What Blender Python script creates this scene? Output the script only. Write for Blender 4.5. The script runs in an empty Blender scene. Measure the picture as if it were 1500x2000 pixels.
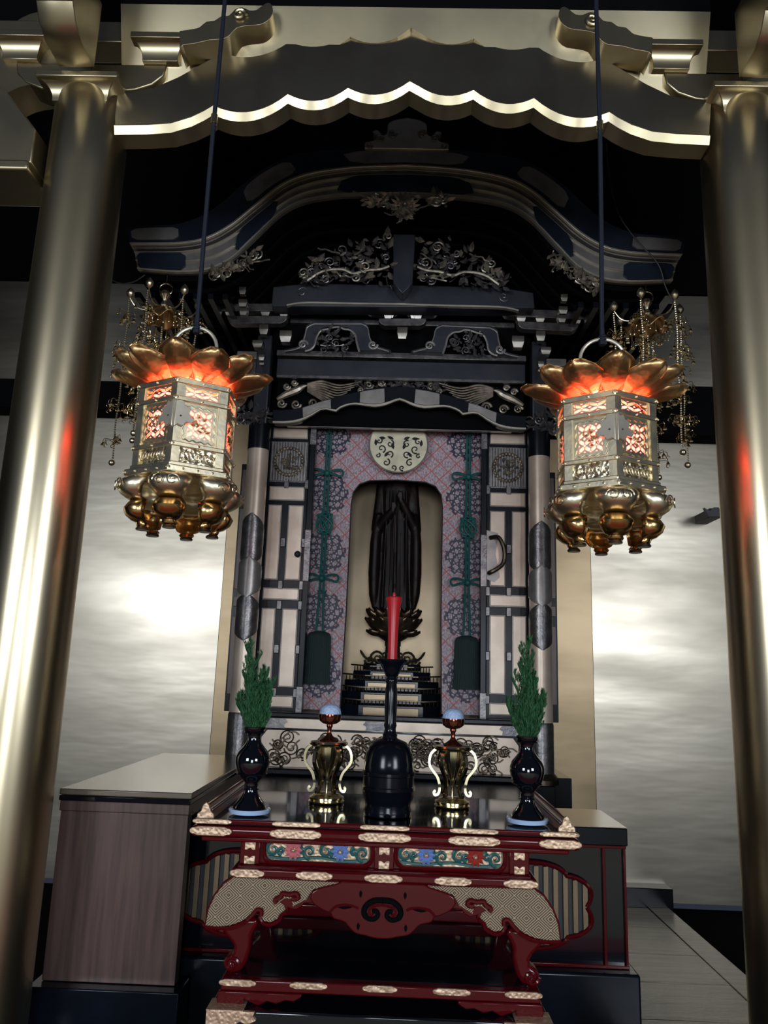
import bpy, bmesh, math, random
from mathutils import Vector
R = math.radians
rnd = random.Random(7)
S = bpy.context.scene
C = S.collection

# ------------------------------------------------------------------ camera
FPX = 1480.0                      # focal length in pixels of a 1500 x 2000 frame
EYE = Vector((0.0, 0.0, 1.5))
UP = Vector((235.0, -7000.0, FPX)).normalized()          # world up seen in camera axes (x right, y down, z forward)
FY = Vector((25.0, (235*25 + FPX*FPX)/7000.0, FPX)).normalized()
EX = FY.cross(UP)
cam = bpy.data.cameras.new('camera')
co = bpy.data.objects.new('camera', cam)
C.objects.link(co)
from mathutils import Matrix
rx = Vector((EX.x, FY.x, UP.x)); dn = Vector((EX.y, FY.y, UP.y)); fw = Vector((EX.z, FY.z, UP.z))
m = Matrix((( rx.x, -dn.x, -fw.x, EYE.x), (rx.y, -dn.y, -fw.y, EYE.y), (rx.z, -dn.z, -fw.z, EYE.z), (0, 0, 0, 1)))
co.matrix_world = m
cam.sensor_fit = 'VERTICAL'; cam.sensor_height = 36.0; cam.lens = 36.0*FPX/2000.0
cam.clip_start = 0.05
S.camera = co

# ------------------------------------------------------------------ light
S.view_settings.view_transform = 'Standard'
S.view_settings.look = 'None'
S.view_settings.exposure = 0.0
S.view_settings.gamma = 1.0
S.view_settings.use_curve_mapping = False
w = bpy.data.worlds.new('hall_gloom'); S.world = w; w.use_nodes = True
w.node_tree.nodes['Background'].inputs[0].default_value = (0.55, 0.66, 1.0, 1)
w.node_tree.nodes['Background'].inputs[1].default_value = 0.04

def area(name, loc, rot, sx, sy, power, col):
    l = bpy.data.lights.new(name, 'AREA'); l.shape = 'RECTANGLE'; l.size = sx; l.size_y = sy
    l.energy = power; l.color = col
    o = bpy.data.objects.new(name, l); C.objects.link(o); o.location = loc; o.rotation_euler = rot
    return o
# daylight through the open doorways and paper windows of the hall behind the photographer
area('daylight_left', (-4.0, -4.5, 2.75), (R(90), 0, R(-8)), 2.2, 2.2, 235, (0.86, 0.93, 1.0))
area('daylight_right', (4.1, -4.5, 2.75), (R(90), 0, R(8)), 2.2, 2.2, 235, (0.86, 0.93, 1.0))
area('daylight_doorway', (0.3, -6.0, 1.5), (R(90), 0, 0), 1.8, 2.2, 170, (0.84, 0.92, 1.0))

# ------------------------------------------------------------------ helpers
def P(px, py, Y):
    """pixel of the 1500 x 2000 frame -> point on the upright plane at depth Y"""
    d = Vector((px-750.0, py-1000.0, FPX))
    v = Vector((d.dot(EX), d.dot(FY), d.dot(UP)))
    v *= Y/v.y
    return v + EYE
def XZ(px, py, Y):
    p = P(px, py, Y); return (p.x, p.z)
def on(px, py, z):
    """pixel -> point on the level plane z"""
    d = Vector((px-750.0, py-1000.0, FPX))
    v = Vector((d.dot(EX), d.dot(FY), d.dot(UP)))
    return v*((z-EYE.z)/v.z) + EYE
def xzs(pts, Y): return [XZ(x, y, Y) for x, y in pts]
def mir(pts, cx): return [(2*cx-x, z) for x, z in reversed(pts)]
def sym(pts, Y, cx):
    a = xzs(pts, Y); return a + mir(a, cx)
def cat(pts, n=6):
    out = []
    k = len(pts)
    for i in range(k-1):
        p0 = pts[max(i-1, 0)]; p1 = pts[i]; p2 = pts[i+1]; p3 = pts[min(i+2, k-1)]
        for j in range(n):
            t = j/n
            out.append(tuple(0.5*((2*b) + (-a+c)*t + (2*a-5*b+4*c-d)*t*t + (-a+3*b-3*c+d)*t**3) for a, b, c, d in zip(p0, p1, p2, p3)))
    out.append(tuple(pts[-1])); return out
def scallop(pts, sag=0.13, n=8):
    out = []
    for (x0, y0), (x1, y1) in zip(pts, pts[1:]):
        L = abs(x1-x0)
        for j in range(n):
            t = j/n
            out.append((x0+(x1-x0)*t, y0+(y1-y0)*t + sag*L*4*t*(1-t)))
    out.append(pts[-1]); return out

class MB:
    def __init__(s): s.v = []; s.f = []
    def add(s, vs, fs):
        b = len(s.v); s.v += [tuple(v) for v in vs]; s.f += [tuple(i+b for i in f) for f in fs]; return s
    def box(s, x0, x1, y0, y1, z0, z1):
        return s.add([(x0,y0,z0),(x1,y0,z0),(x1,y1,z0),(x0,y1,z0),(x0,y0,z1),(x1,y0,z1),(x1,y1,z1),(x0,y1,z1)],
                     [(0,3,2,1),(4,5,6,7),(0,1,5,4),(1,2,6,5),(2,3,7,6),(3,0,4,7)])
    def prism(s, poly, y0, y1):
        a = sum(poly[i][0]*poly[(i+1) % len(poly)][1]-poly[(i+1) % len(poly)][0]*poly[i][1] for i in range(len(poly)))
        if a < 0: poly = list(reversed(poly))
        n = len(poly)
        vs = [(x, y0, z) for x, z in poly] + [(x, y1, z) for x, z in poly]
        fs = [tuple(range(n)), tuple(range(2*n-1, n-1, -1))] + [((i+1) % n, i, i+n, (i+1) % n+n) for i in range(n)]
        return s.add(vs, fs)
    def band(s, up, lo, y0, y1):
        """solid between two equally long polylines in x,z"""
        n = len(up); vs = []
        for (a, b) in zip(up, lo):
            vs += [(a[0], y0, a[1]), (b[0], y0, b[1]), (b[0], y1, b[1]), (a[0], y1, a[1])]
        fs = []
        for i in range(n-1):
            k = 4*i
            for j in range(4): fs.append((k+j, k+(j+1) % 4, k+4+(j+1) % 4, k+4+j))
        fs += [(0, 3, 2, 1), (4*n-4, 4*n-3, 4*n-2, 4*n-1)]
        return s.add(vs, fs)
    def tube(s, pts, r, seg=8, cap=True, flat=1.0):
        pts = [Vector(p) for p in pts]; n = len(pts)
        rs = r if isinstance(r, (list, tuple)) else [r]*n
        vs = []; ref = None
        for i, p in enumerate(pts):
            t = (pts[min(i+1, n-1)] - pts[max(i-1, 0)])
            if t.length < 1e-9: t = Vector((0, 0, 1))
            t.normalize()
            if ref is None: ref = Vector((0, 1, 0)) if abs(t.y) < .9 else Vector((1, 0, 0))
            u = (ref - t*ref.dot(t))
            if u.length < 1e-6: u = Vector((1, 0, 0))
            u.normalize(); ref = u; w_ = t.cross(u)
            for k in range(seg):
                a = 2*math.pi*k/seg
                vs.append(p + u*math.cos(a)*rs[i]*flat + w_*math.sin(a)*rs[i])
        fs = []
        for i in range(n-1):
            for k in range(seg):
                fs.append((i*seg+k, i*seg+(k+1) % seg, (i+1)*seg+(k+1) % seg, (i+1)*seg+k))
        if cap: fs += [tuple(range(seg-1, -1, -1)), tuple((n-1)*seg+k for k in range(seg))]
        return s.add(vs, fs)
    def lathe(s, prof, c=(0, 0, 0), seg=32, flute=0, fl=0.0):
        n = len(prof); vs = []
        for r, z in prof:
            for k in range(seg):
                a = 2*math.pi*k/seg; q = r*(1+fl*math.cos(flute*a)) if flute else r
                vs.append((c[0]+q*math.cos(a), c[1]+q*math.sin(a), c[2]+z))
        fs = [(i*seg+k, i*seg+(k+1) % seg, (i+1)*seg+(k+1) % seg, (i+1)*seg+k) for i in range(n-1) for k in range(seg)]
        if prof[0][0] > 1e-5: fs.append(tuple(range(seg-1, -1, -1)))
        if prof[-1][0] > 1e-5: fs.append(tuple((n-1)*seg+k for k in range(seg)))
        return s.add(vs, fs)
    def ball(s, c, r, seg=8, rings=5, sc=(1, 1, 1)):
        vs = []; 
        for i in range(1, rings):
            t = math.pi*i/rings
            for k in range(seg):
                a = 2*math.pi*k/seg
                vs.append((c[0]+r*sc[0]*math.sin(t)*math.cos(a), c[1]+r*sc[1]*math.sin(t)*math.sin(a), c[2]+r*sc[2]*math.cos(t)))
        top = len(vs); vs.append((c[0], c[1], c[2]+r*sc[2])); vs.append((c[0], c[1], c[2]-r*sc[2]))
        fs = [(i*seg+(k+1) % seg, i*seg+k, (i+1)*seg+k, (i+1)*seg+(k+1) % seg) for i in range(rings-2) for k in range(seg)]
        fs += [(top, k, (k+1) % seg) for k in range(seg)]
        fs += [(top+1, (rings-2)*seg+(k+1) % seg, (rings-2)*seg+k) for k in range(seg)]
        return s.add(vs, fs)
    def leaf(s, p, d, L, W, T=0.004, nrm=(0, -1, 0)):
        """small domed leaf starting at p pointing along d"""
        p = Vector(p); d = Vector(d).normalized(); n = Vector(nrm).normalized(); sd = d.cross(n).normalized()
        vs = [p, p+d*L*.35+sd*W*.5, p+d*L*.7+sd*W*.38, p+d*L+n*T, p+d*L*.7-sd*W*.38, p+d*L*.35-sd*W*.5, p+d*L*.45+n*(T+W*.3), p+d*L*.45-n*T]
        return s.add(vs, [(6,0,1),(6,1,2),(6,2,3),(6,3,4),(6,4,5),(6,5,0),(7,1,0),(7,2,1),(7,3,2),(7,4,3),(7,5,4),(7,0,5)])
    def lean(s, y0, ztop, k):
        """tip the piece forward above its foot"""
        zmin = min(v[2] for v in s.v); s.v = [(x, y-(z-zmin)*k+.06, z) for x, y, z in s.v]; return s
    def spiral(s, cx, cz, Y, r, turns=1.6, th=0.006, hand=1, a0=0.0, seg=6):
        pts = []; n = int(14*turns)
        rs = []
        for i in range(n+1):
            t = i/n; a = a0 + hand*2*math.pi*turns*t; q = r*(1-t*.85)
            pts.append((cx+q*math.cos(a), Y-0.6*th*t, cz+q*math.sin(a))); rs.append(th*(1-.45*t))
        return s.tube(pts, rs, seg)
    def build(s, name, mat, parent=None, bevel=0.0, smooth=35, world=True, kind=None, label=None, seg=2, remesh=0):
        me = bpy.data.meshes.new(name)
        off = parent_loc(parent) if (parent is not None and world) else Vector((0, 0, 0))
        me.from_pydata([(v[0]-off.x, v[1]-off.y, v[2]-off.z) for v in s.v], [], s.f)
        me.validate(); 
        bm = bmesh.new(); bm.from_mesh(me); bmesh.ops.recalc_face_normals(bm, faces=bm.faces); bm.to_mesh(me); bm.free()
        me.materials.append(mat)
        if smooth:
            me.polygons.foreach_set('use_smooth', [True]*len(me.polygons)); me.set_sharp_from_angle(angle=R(smooth))
        o = bpy.data.objects.new(name, me); C.objects.link(o)
        if parent is not None: o.parent = parent
        if bevel:
            b = o.modifiers.new('bevel', 'BEVEL'); b.width = bevel; b.segments = seg; b.limit_method = 'ANGLE'; b.angle_limit = R(40); b.harden_normals = False
        if remesh:
            r_ = o.modifiers.new('remesh', 'REMESH'); r_.mode = 'VOXEL'; r_.voxel_size = remesh; r_.use_smooth_shade = True
        if kind: o['kind'] = kind
        if label: o['label'] = label
        return o
def parent_loc(p):
    v = Vector((0, 0, 0))
    while p is not None: v = v + p.location; p = p.parent
    return v
def thing(name, label, cat_, loc=(0, 0, 0), group=None):
    o = bpy.data.objects.new(name, None); C.objects.link(o); o.location = loc; o.empty_display_size = .1
    o['label'] = label; o['category'] = cat_
    if group: o['group'] = group
    return o
def tag(o, label, cat_, group=None):
    o['label'] = label; o['category'] = cat_
    if group: o['group'] = group
    return o
def copy_thing(root, label, loc=None, rz=None, mirror=False):
    def rec(o, par):
        c = o.copy(); C.objects.link(c); c.parent = par
        for ch in [q for q in list(bpy.data.objects) if q.parent == o]: rec(ch, c)
        return c
    r = rec(root, None); r['label'] = label
    if loc is not None: r.location = loc
    if rz is not None: r.rotation_euler = (0, 0, rz)
    if mirror: r.scale = (-1, 1, 1)
    return r
def struct(mb, name, mat, **k):
    o = mb.build(name, mat, **k); o['kind'] = 'structure'; return o

# ------------------------------------------------------------------ materials
def mat(name, base, metal=0.0, rough=0.4, base2=None, nscale=8.0, bump=0.0, bscale=60.0, stretch=(1, 1, 1), coat=0.0, rvar=0.0, emis=None, estr=0.0, voro=False, bdist=0.004, lo=.35, hi=.65):
    m_ = bpy.data.materials.new(name); m_.use_nodes = True
    nt = m_.node_tree; b = nt.nodes['Principled BSDF']
    b.inputs['Base Color'].default_value = (*base, 1); b.inputs['Metallic'].default_value = metal; b.inputs['Roughness'].default_value = rough
    if coat: b.inputs['Coat Weight'].default_value = coat; b.inputs['Coat Roughness'].default_value = 0.04
    tc = nt.nodes.new('ShaderNodeTexCoord'); mp = nt.nodes.new('ShaderNodeMapping'); mp.inputs['Scale'].default_value = stretch
    nt.links.new(tc.outputs['Object'], mp.inputs[0])
    if base2 is not None or rvar:
        n = nt.nodes.new('ShaderNodeTexNoise'); n.inputs['Scale'].default_value = nscale; n.inputs['Detail'].default_value = 5
        nt.links.new(mp.outputs[0], n.inputs['Vector'])
        mr = nt.nodes.new('ShaderNodeMapRange'); mr.inputs[1].default_value = lo; mr.inputs[2].default_value = hi
        nt.links.new(n.outputs[0], mr.inputs[0])
        if base2 is not None:
            mx = nt.nodes.new('ShaderNodeMix'); mx.data_type = 'RGBA'
            mx.inputs[6].default_value = (*base, 1); mx.inputs[7].default_value = (*base2, 1)
            nt.links.new(mr.outputs[0], mx.inputs[0]); nt.links.new(mx.outputs[2], b.inputs['Base Color'])
        if rvar:
            r2 = nt.nodes.new('ShaderNodeMapRange'); r2.inputs[3].default_value = rough; r2.inputs[4].default_value = rough+rvar
            nt.links.new(mr.outputs[0], r2.inputs[0]); nt.links.new(r2.outputs[0], b.inputs['Roughness'])
    if bump:
        if voro:
            n2 = nt.nodes.new('ShaderNodeTexVoronoi'); n2.feature = 'SMOOTH_F1'
        else:
            n2 = nt.nodes.new('ShaderNodeTexNoise'); n2.inputs['Detail'].default_value = 3
        n2.inputs['Scale'].default_value = bscale; nt.links.new(mp.outputs[0], n2.inputs['Vector'])
        bp = nt.nodes.new('ShaderNodeBump'); bp.inputs['Strength'].default_value = bump; bp.inputs['Distance'].default_value = bdist
        nt.links.new(n2.outputs[0], bp.inputs['Height']); nt.links.new(bp.outputs[0], b.inputs['Normal'])
    if emis: b.inputs['Emission Color'].default_value = (*emis, 1); b.inputs['Emission Strength'].default_value = estr
    return m_

M = {}
M['gold'] = mat('aged_gold_leaf', (.50, .43, .29), 1, .30, (.40, .34, .22), 3.0, .04, 25, rvar=.08)
M['column'] = mat('gold_leaf_column', (.62, .535, .37), 1, .27, (.48, .40, .26), 2.2, .03, 14, stretch=(1, 1, .35), rvar=.08)
M['gold_tan_reflection'] = mat('gold_leaf_painted_reflection', (.28, .21, .13), .9, .38, (.20, .15, .09), 2.5, .10, 4, stretch=(.5, 1, 1.6), bdist=.01)  # wall gold in a darker tan: the reflection beside the shrine, put into colour
M['bead'] = mat('bright_gold_bead', (.62, .57, .47), .6, .30, (.48, .43, .35), 10)
M['satin'] = mat('satin_dark_lacquer', (.040, .043, .054), .3, .36, (.024, .026, .036), 6)
M['amber'] = mat('amber_gold_bowl', (.72, .47, .20), 1, .24, (.52, .31, .12), 9, .1, 40)
M['slate'] = mat('blue_slate_lacquer', (.017, .023, .038), 0, .3, (.010, .014, .024), 6)
M['gold_dull'] = mat('dulled_gold_leaf', (.42, .37, .285), 1, .30, (.31, .27, .20), 3)
M['gilt'] = mat('gilt_bracket', (.30, .275, .24), .95, .30, (.20, .18, .165), 15)
M['gold_wall'] = mat('gold_leaf_wall', (.42, .38, .315), 1, .30, (.33, .295, .24), 1.6, .15, 2.4, stretch=(.5, 1, 2.1), rvar=.10, bdist=.02)
M['brass'] = mat('lantern_brass', (.88, .80, .60), 1, .28, (.76, .64, .42), 14, .10, 60, rvar=.1)
M['brass_chased'] = mat('chased_brass', (.86, .78, .58), 1, .30, (.62, .50, .32), 40, .75, 75, voro=True, bdist=.006)
M['petal'] = mat('copper_gold_petal', (.70, .46, .22), 1, .38, (.48, .29, .13), 12, .5, 70, voro=True, bdist=.003)
M['fitting'] = mat('pale_gold_fitting', (.66, .48, .34), .7, .45, (.48, .33, .22), 60, .6, 110, voro=True, bdist=.004)
M['black'] = mat('black_lacquer', (.003, .004, .008), 0, .09, coat=.5)
M['black_rough'] = mat('worn_black_lacquer', (.004, .007, .015), 0, .22, (.002, .003, .005), 4, .05, 30)
M['navy'] = mat('blue_black_lacquer', (.006, .008, .014), .0, .26, (.003, .004, .007), 7, .04, 40)
M['void'] = mat('unlit_black', (.003, .003, .0035), 0, .9); M['void'].node_tree.nodes['Principled BSDF'].inputs['Specular IOR Level'].default_value = .05  # near-black without sheen, stands in for the unlit depths
M['red'] = mat('red_lacquer', (.070, .0025, .0045), 0, .13, coat=.08)
M['old_gold'] = mat('tarnished_gold', (.33, .305, .295), .55, .36, (.23, .215, .205), 12, .12, 60)
M['carving'] = mat('gilded_carving', (.42, .37, .29), .7, .36, (.16, .14, .12), 22, .3, 60)
M['steel'] = mat('dark_bronze_fitting', (.22, .205, .20), .75, .32, (.11, .105, .115), 20, .3, 90)
M['cream'] = mat('faded_gold_panel', (.72, .60, .49), .4, .38, (.55, .44, .35), 6, .03, 30)
M['niche'] = mat('niche_gold_leaf', (.27, .21, .14), .9, .33, (.19, .145, .095), 3)
M['box'] = mat('brown_lacquered_wood', (.115, .072, .062), .1, .34, (.070, .044, .040), 5, .04, 80, stretch=(9, 1, .5))
M['boxtop'] = mat('polished_top', (.26, .225, .18), .6, .22, (.28, .24, .19), 5)
M['plank'] = mat('worn_floor_plank', (.42, .35, .24), 0, .24, (.28, .23, .16), 5, .22, 30, stretch=(.5, 7, 1))
M['tatami'] = mat('tatami', (.36, .32, .21), 0, .7, (.30, .27, .18), 20)
M['felt'] = mat('red_felt', (.45, .03, .03), 0, .9)
M['statue'] = mat('dark_wood_statue', (.010, .003, .0025), .0, .5, (.003, .002, .002), 9, .15, 30)
M['bronze'] = mat('dark_bronze', (.16, .12, .08), .9, .34, (.06, .05, .04), 12)
M['lotus'] = mat('dark_gilt_lotus', (.20, .14, .09), .9, .32, (.07, .05, .04), 12)
M['disc'] = mat('aged_pale_gilt', (.60, .55, .40), .35, .45, (.44, .40, .29), 14, .15, 40)
M['ink'] = mat('dark_tracery', (.035, .035, .04), .5, .5)
M['copper'] = mat('dark_copper', (.18, .055, .035), .9, .14)
M['polished'] = mat('polished_brass', (.92, .80, .50), 1, .17)
M['rice'] = mat('rice', (.42, .56, .80), 0, .6, (.34, .46, .70), 90, .8, 200, voro=True, bdist=.003)
M['china'] = mat('pale_blue_china', (.45, .60, .88), 0, .15, coat=.5)
M['vase'] = mat('vase_black', (.0025, .003, .006), .0, .07, coat=.8)
M['iron'] = mat('candlestick_iron', (.004, .005, .009), .2, .18)
M['candle'] = mat('red_wax', (.42, .010, .018), 0, .30)
M['leaf'] = mat('cypress_green', (.012, .075, .026), 0, .65, (.035, .14, .05), 60)
M['stem'] = mat('cypress_stem', (.10, .06, .04), 0, .7)
M['teal'] = mat('teal_silk_cord', (.006, .085, .082), 0, .5, bump=.4, bscale=300)
M['tassel'] = mat('dark_green_silk', (.001, .011, .011), 0, .7, (.0015, .019, .018), 60, .6, 120, stretch=(6, 6, .3))
M['bluecord'] = mat('blue_cord', (.0015, .0045, .016), 0, .7, bump=.4, bscale=250)
M['wire'] = mat('black_wire', (.01, .01, .012), 0, .5)
M['glow'] = mat('lit_red_paper', (.8, .08, .05), 0, .6, emis=(1.0, .17, .13), estr=5.5)
M['pink'] = mat('pink_enamel', (.62, .20, .22), .1, .35)
M['sky'] = mat('blue_enamel', (.18, .28, .60), .1, .35)
M['rose'] = mat('red_enamel', (.38, .04, .03), .1, .35)
M['green'] = mat('green_enamel', (.02, .10, .10), .1, .35)
M['crystal'] = mat('cut_brass_trinket', (.80, .66, .40), 1, .2)

for q_, v_ in (('red', .32), ('navy', .3), ('black_rough', .35), ('statue', .3), ('iron', .4)): M[q_].node_tree.nodes['Principled BSDF'].inputs['Specular IOR Level'].default_value = v_

class NX:
    """tiny expression helper for math nodes"""
    def __init__(s, nt, sock): s.nt = nt; s.o = sock
    def op(s, kind, *a):
        n = s.nt.nodes.new('ShaderNodeMath'); n.operation = kind
        for i, q in enumerate([s, *a]):
            if isinstance(q, NX): s.nt.links.new(q.o, n.inputs[i])
            else: n.inputs[i].default_value = q
        return NX(s.nt, n.outputs[0])
    def __add__(s, b): return s.op('ADD', b)
    def __sub__(s, b): return s.op('SUBTRACT', b)
    def __mul__(s, b): return s.op('MULTIPLY', b)
    def __truediv__(s, b): return s.op('DIVIDE', b)
def xz_nodes(m_):
    nt = m_.node_tree; tc = nt.nodes.new('ShaderNodeTexCoord'); sp = nt.nodes.new('ShaderNodeSeparateXYZ'); nt.links.new(tc.outputs['Object'], sp.inputs[0])
    return nt, NX(nt, sp.outputs[0]), NX(nt, sp.outputs[2])
def mixc(nt, fac, a, b):
    mx = nt.nodes.new('ShaderNodeMix'); mx.data_type = 'RGBA'; nt.links.new(fac.o, mx.inputs[0])
    for i, q in ((6, a), (7, b)):
        if isinstance(q, tuple): mx.inputs[i].default_value = (*q, 1)
        else: nt.links.new(q, mx.inputs[i])
    return mx.outputs[2]
def key_pattern():
    m_ = mat('diamond_key_relief_gold', (.86, .68, .40), .25, .40)
    nt, x, z = xz_nodes(m_)
    p = 0.070
    u = (x/p).op('FRACT')-.5; v = (z/(p*.86)).op('FRACT')-.5
    u2 = (x/p+.5).op('FRACT')-.5; v2 = (z/(p*.86)+.5).op('FRACT')-.5
    d = (u.op('ABSOLUTE')+v.op('ABSOLUTE')).op('MINIMUM', u2.op('ABSOLUTE')+v2.op('ABSOLUTE'))
    hgt = (d*(2*math.pi*8)).op('COSINE')
    bp = nt.nodes.new('ShaderNodeBump'); bp.inputs['Strength'].default_value = .9; bp.inputs['Distance'].default_value = .006
    nt.links.new(hgt.o, bp.inputs['Height']); nt.links.new(bp.outputs[0], nt.nodes['Principled BSDF'].inputs['Normal'])
    nt.links.new(mixc(nt, (hgt*.5+.5), (.24, .17, .10), (1.0, .83, .60)), nt.nodes['Principled BSDF'].inputs['Base Color'])
    return m_
M['key'] = key_pattern()
def brocade(cx_left, cx_right, z0, per):
    m_ = mat('brocade', (.5, .4, .45), .0, .5)
    nt, x, z = xz_nodes(m_); b = nt.nodes['Principled BSDF']
    q = 0.105; hh = .105
    a1 = ((x/q + z/hh).op('FRACT')-.5).op('ABSOLUTE'); a2 = ((x/q - z/hh).op('FRACT')-.5).op('ABSOLUTE')
    line = (a1.op('GREATER_THAN', .462)).op('MAXIMUM', a2.op('GREATER_THAN', .462))
    side = x.op('GREATER_THAN', (cx_left+cx_right)/2)
    cx = side*(cx_right-cx_left)+cx_left
    dx = x-cx; dz = (((z-z0)/per).op('FRACT')-.5)*per
    r = (dx*dx+dz*dz).op('SQRT'); th = dz.op('ARCTAN2', dx)
    inside = r.op('LESS_THAN', per*.37)
    pet = ((th*8).op('COSINE')*((r*(2*math.pi/.056)).op('SINE'))).op('GREATER_THAN', -.22)
    pet2 = ((th*16+1.5).op('COSINE')*((r*(2*math.pi/.028)).op('SINE'))).op('GREATER_THAN', -.45)
    blue = inside*pet*pet2
    no = nt.nodes.new('ShaderNodeTexNoise'); no.inputs['Scale'].default_value = 120; no.inputs['Detail'].default_value = 2
    nv = NX(nt, no.outputs[0])
    c0 = mixc(nt, (nv-.35).op('MULTIPLY', 2.6), (.20, .13, .15), (.50, .43, .48))
    c1 = mixc(nt, line*(r.op('GREATER_THAN', per*.30)), c0, (.38, .06, .06))
    c2 = mixc(nt, blue, c1, (.008, .007, .035))
    nt.links.new(c2, b.inputs['Base Color'])
    bp = nt.nodes.new('ShaderNodeBump'); bp.inputs['Strength'].default_value = .5; bp.inputs['Distance'].default_value = .002
    nt.links.new(no.outputs[0], bp.inputs['Height']); nt.links.new(bp.outputs[0], b.inputs['Normal'])
    return m_
# ------------------------------------------------------------------ the setting
FZ = 0.14
WY = 5.2
struct(MB().box(-3.4, 3.4, WY, WY+.1, FZ, 4.30), 'wall_back', M['gold_wall'])
struct(MB().box(XZ(430, 1200, WY)[0], XZ(1156, 1200, WY)[0], WY-.012, WY, FZ, 4.30), 'trim_6', M['gold_tan_reflection'], bevel=.004)  # added panel whose tan colour paints in the wall's reflection around the shrine
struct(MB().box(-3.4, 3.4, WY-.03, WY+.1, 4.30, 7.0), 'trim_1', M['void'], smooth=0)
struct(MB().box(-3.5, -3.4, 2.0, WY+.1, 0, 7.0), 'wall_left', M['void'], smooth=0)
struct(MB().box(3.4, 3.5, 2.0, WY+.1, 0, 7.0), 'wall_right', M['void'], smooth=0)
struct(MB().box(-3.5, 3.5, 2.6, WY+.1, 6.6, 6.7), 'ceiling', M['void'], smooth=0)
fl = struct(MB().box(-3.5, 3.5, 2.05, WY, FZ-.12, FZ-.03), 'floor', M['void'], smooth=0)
# raised boards at the right of the altar: each board a part of the floor
xr = 1.71
y = 2.3; k = 0
while y < WY-.13:
    wd = (0.40, 0.37, 0.43)[k % 3]; y1 = min(y+wd, WY-.12)
    MB().box(.95, xr-.13, y+.003, y1-.003, FZ-.03, FZ+rnd.uniform(-.0015, .0015)).build('plank', M['plank'], fl, bevel=.003)
    y = y1; k += 1
MB().box(xr-.127, xr, 2.3, WY-.12, FZ-.03, FZ+.002).build('border_plank', M['plank'], fl, bevel=.003)
struct(MB().box(.95, xr+.03, WY-.12, WY, FZ-.03, FZ+.11), 'trim_2', M['navy'], bevel=.004)
# unseen hall tatami and red felt runner, added only for the gold to reflect
struct(MB().box(-6, 6, -7, 2.04, -.5, -.4), 'trim_3', M['tatami'], smooth=0)
tag(MB().box(-3.2, 3.2, .2, 1.5, -.398, -.385).build('reflection_runner', M['felt'], smooth=0), 'added unseen red felt runner for the gold to reflect', 'runner')

# ------------------------------------------------------------------ columns, capitals, beam
CY = 2.8; CR = .162
def capital_block(mb, cx, y0, y1, zb, zt, wb, wt):
    """square bearing block: hollow-curved sides below, upright lip above"""
    prof = []
    for i in range(9):
        t = i/8; a = t*math.pi/2
        prof.append((wb+(wt-wb)*(1-math.cos(a)), zb+(zt-zb)*.72*math.sin(a)**.9))
    prof.append((wt+.004, zb+(zt-zb)*.74)); prof.append((wt+.004, zt))
    cyc = (y0+y1)/2; vs = []; n = len(prof)
    for h, z in prof:
        vs += [(cx-h, cyc-h, z), (cx+h, cyc-h, z), (cx+h, cyc+h, z), (cx-h, cyc+h, z)]
    fs = [(0, 3, 2, 1), (4*n-4, 4*n-3, 4*n-2, 4*n-1)]
    for i in range(n-1):
        for j in range(4): fs.append((4*i+j, 4*i+(j+1) % 4, 4*i+4+(j+1) % 4, 4*i+4+j))
    return mb.add(vs, fs)
ztop = XZ(172, 190, CY-.1)[1]
for cx, lab in ((-1.368, 'round gold-leafed column at the left, beside the brown cabinet'), (1.362, 'round gold-leafed column at the right, beside the bare floor boards')):
    t = thing('gold_column', lab, 'column', (cx, CY, FZ), 'gold columns framing the altar')
    MB().lathe([(CR+.03, 0), (CR+.03, .05), (CR, .07), (CR, .12)], (cx, CY, FZ-.03), 48).build('base_ring', M['black'], t)
    MB().lathe([(CR, .08)]+[(CR-.0012*i, .08+(ztop-.16)*i/10) for i in range(1, 11)]+[(CR-.03, ztop-.05)], (cx, CY, FZ-.03), 64).build('shaft', M['column'], t, smooth=40)

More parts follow.
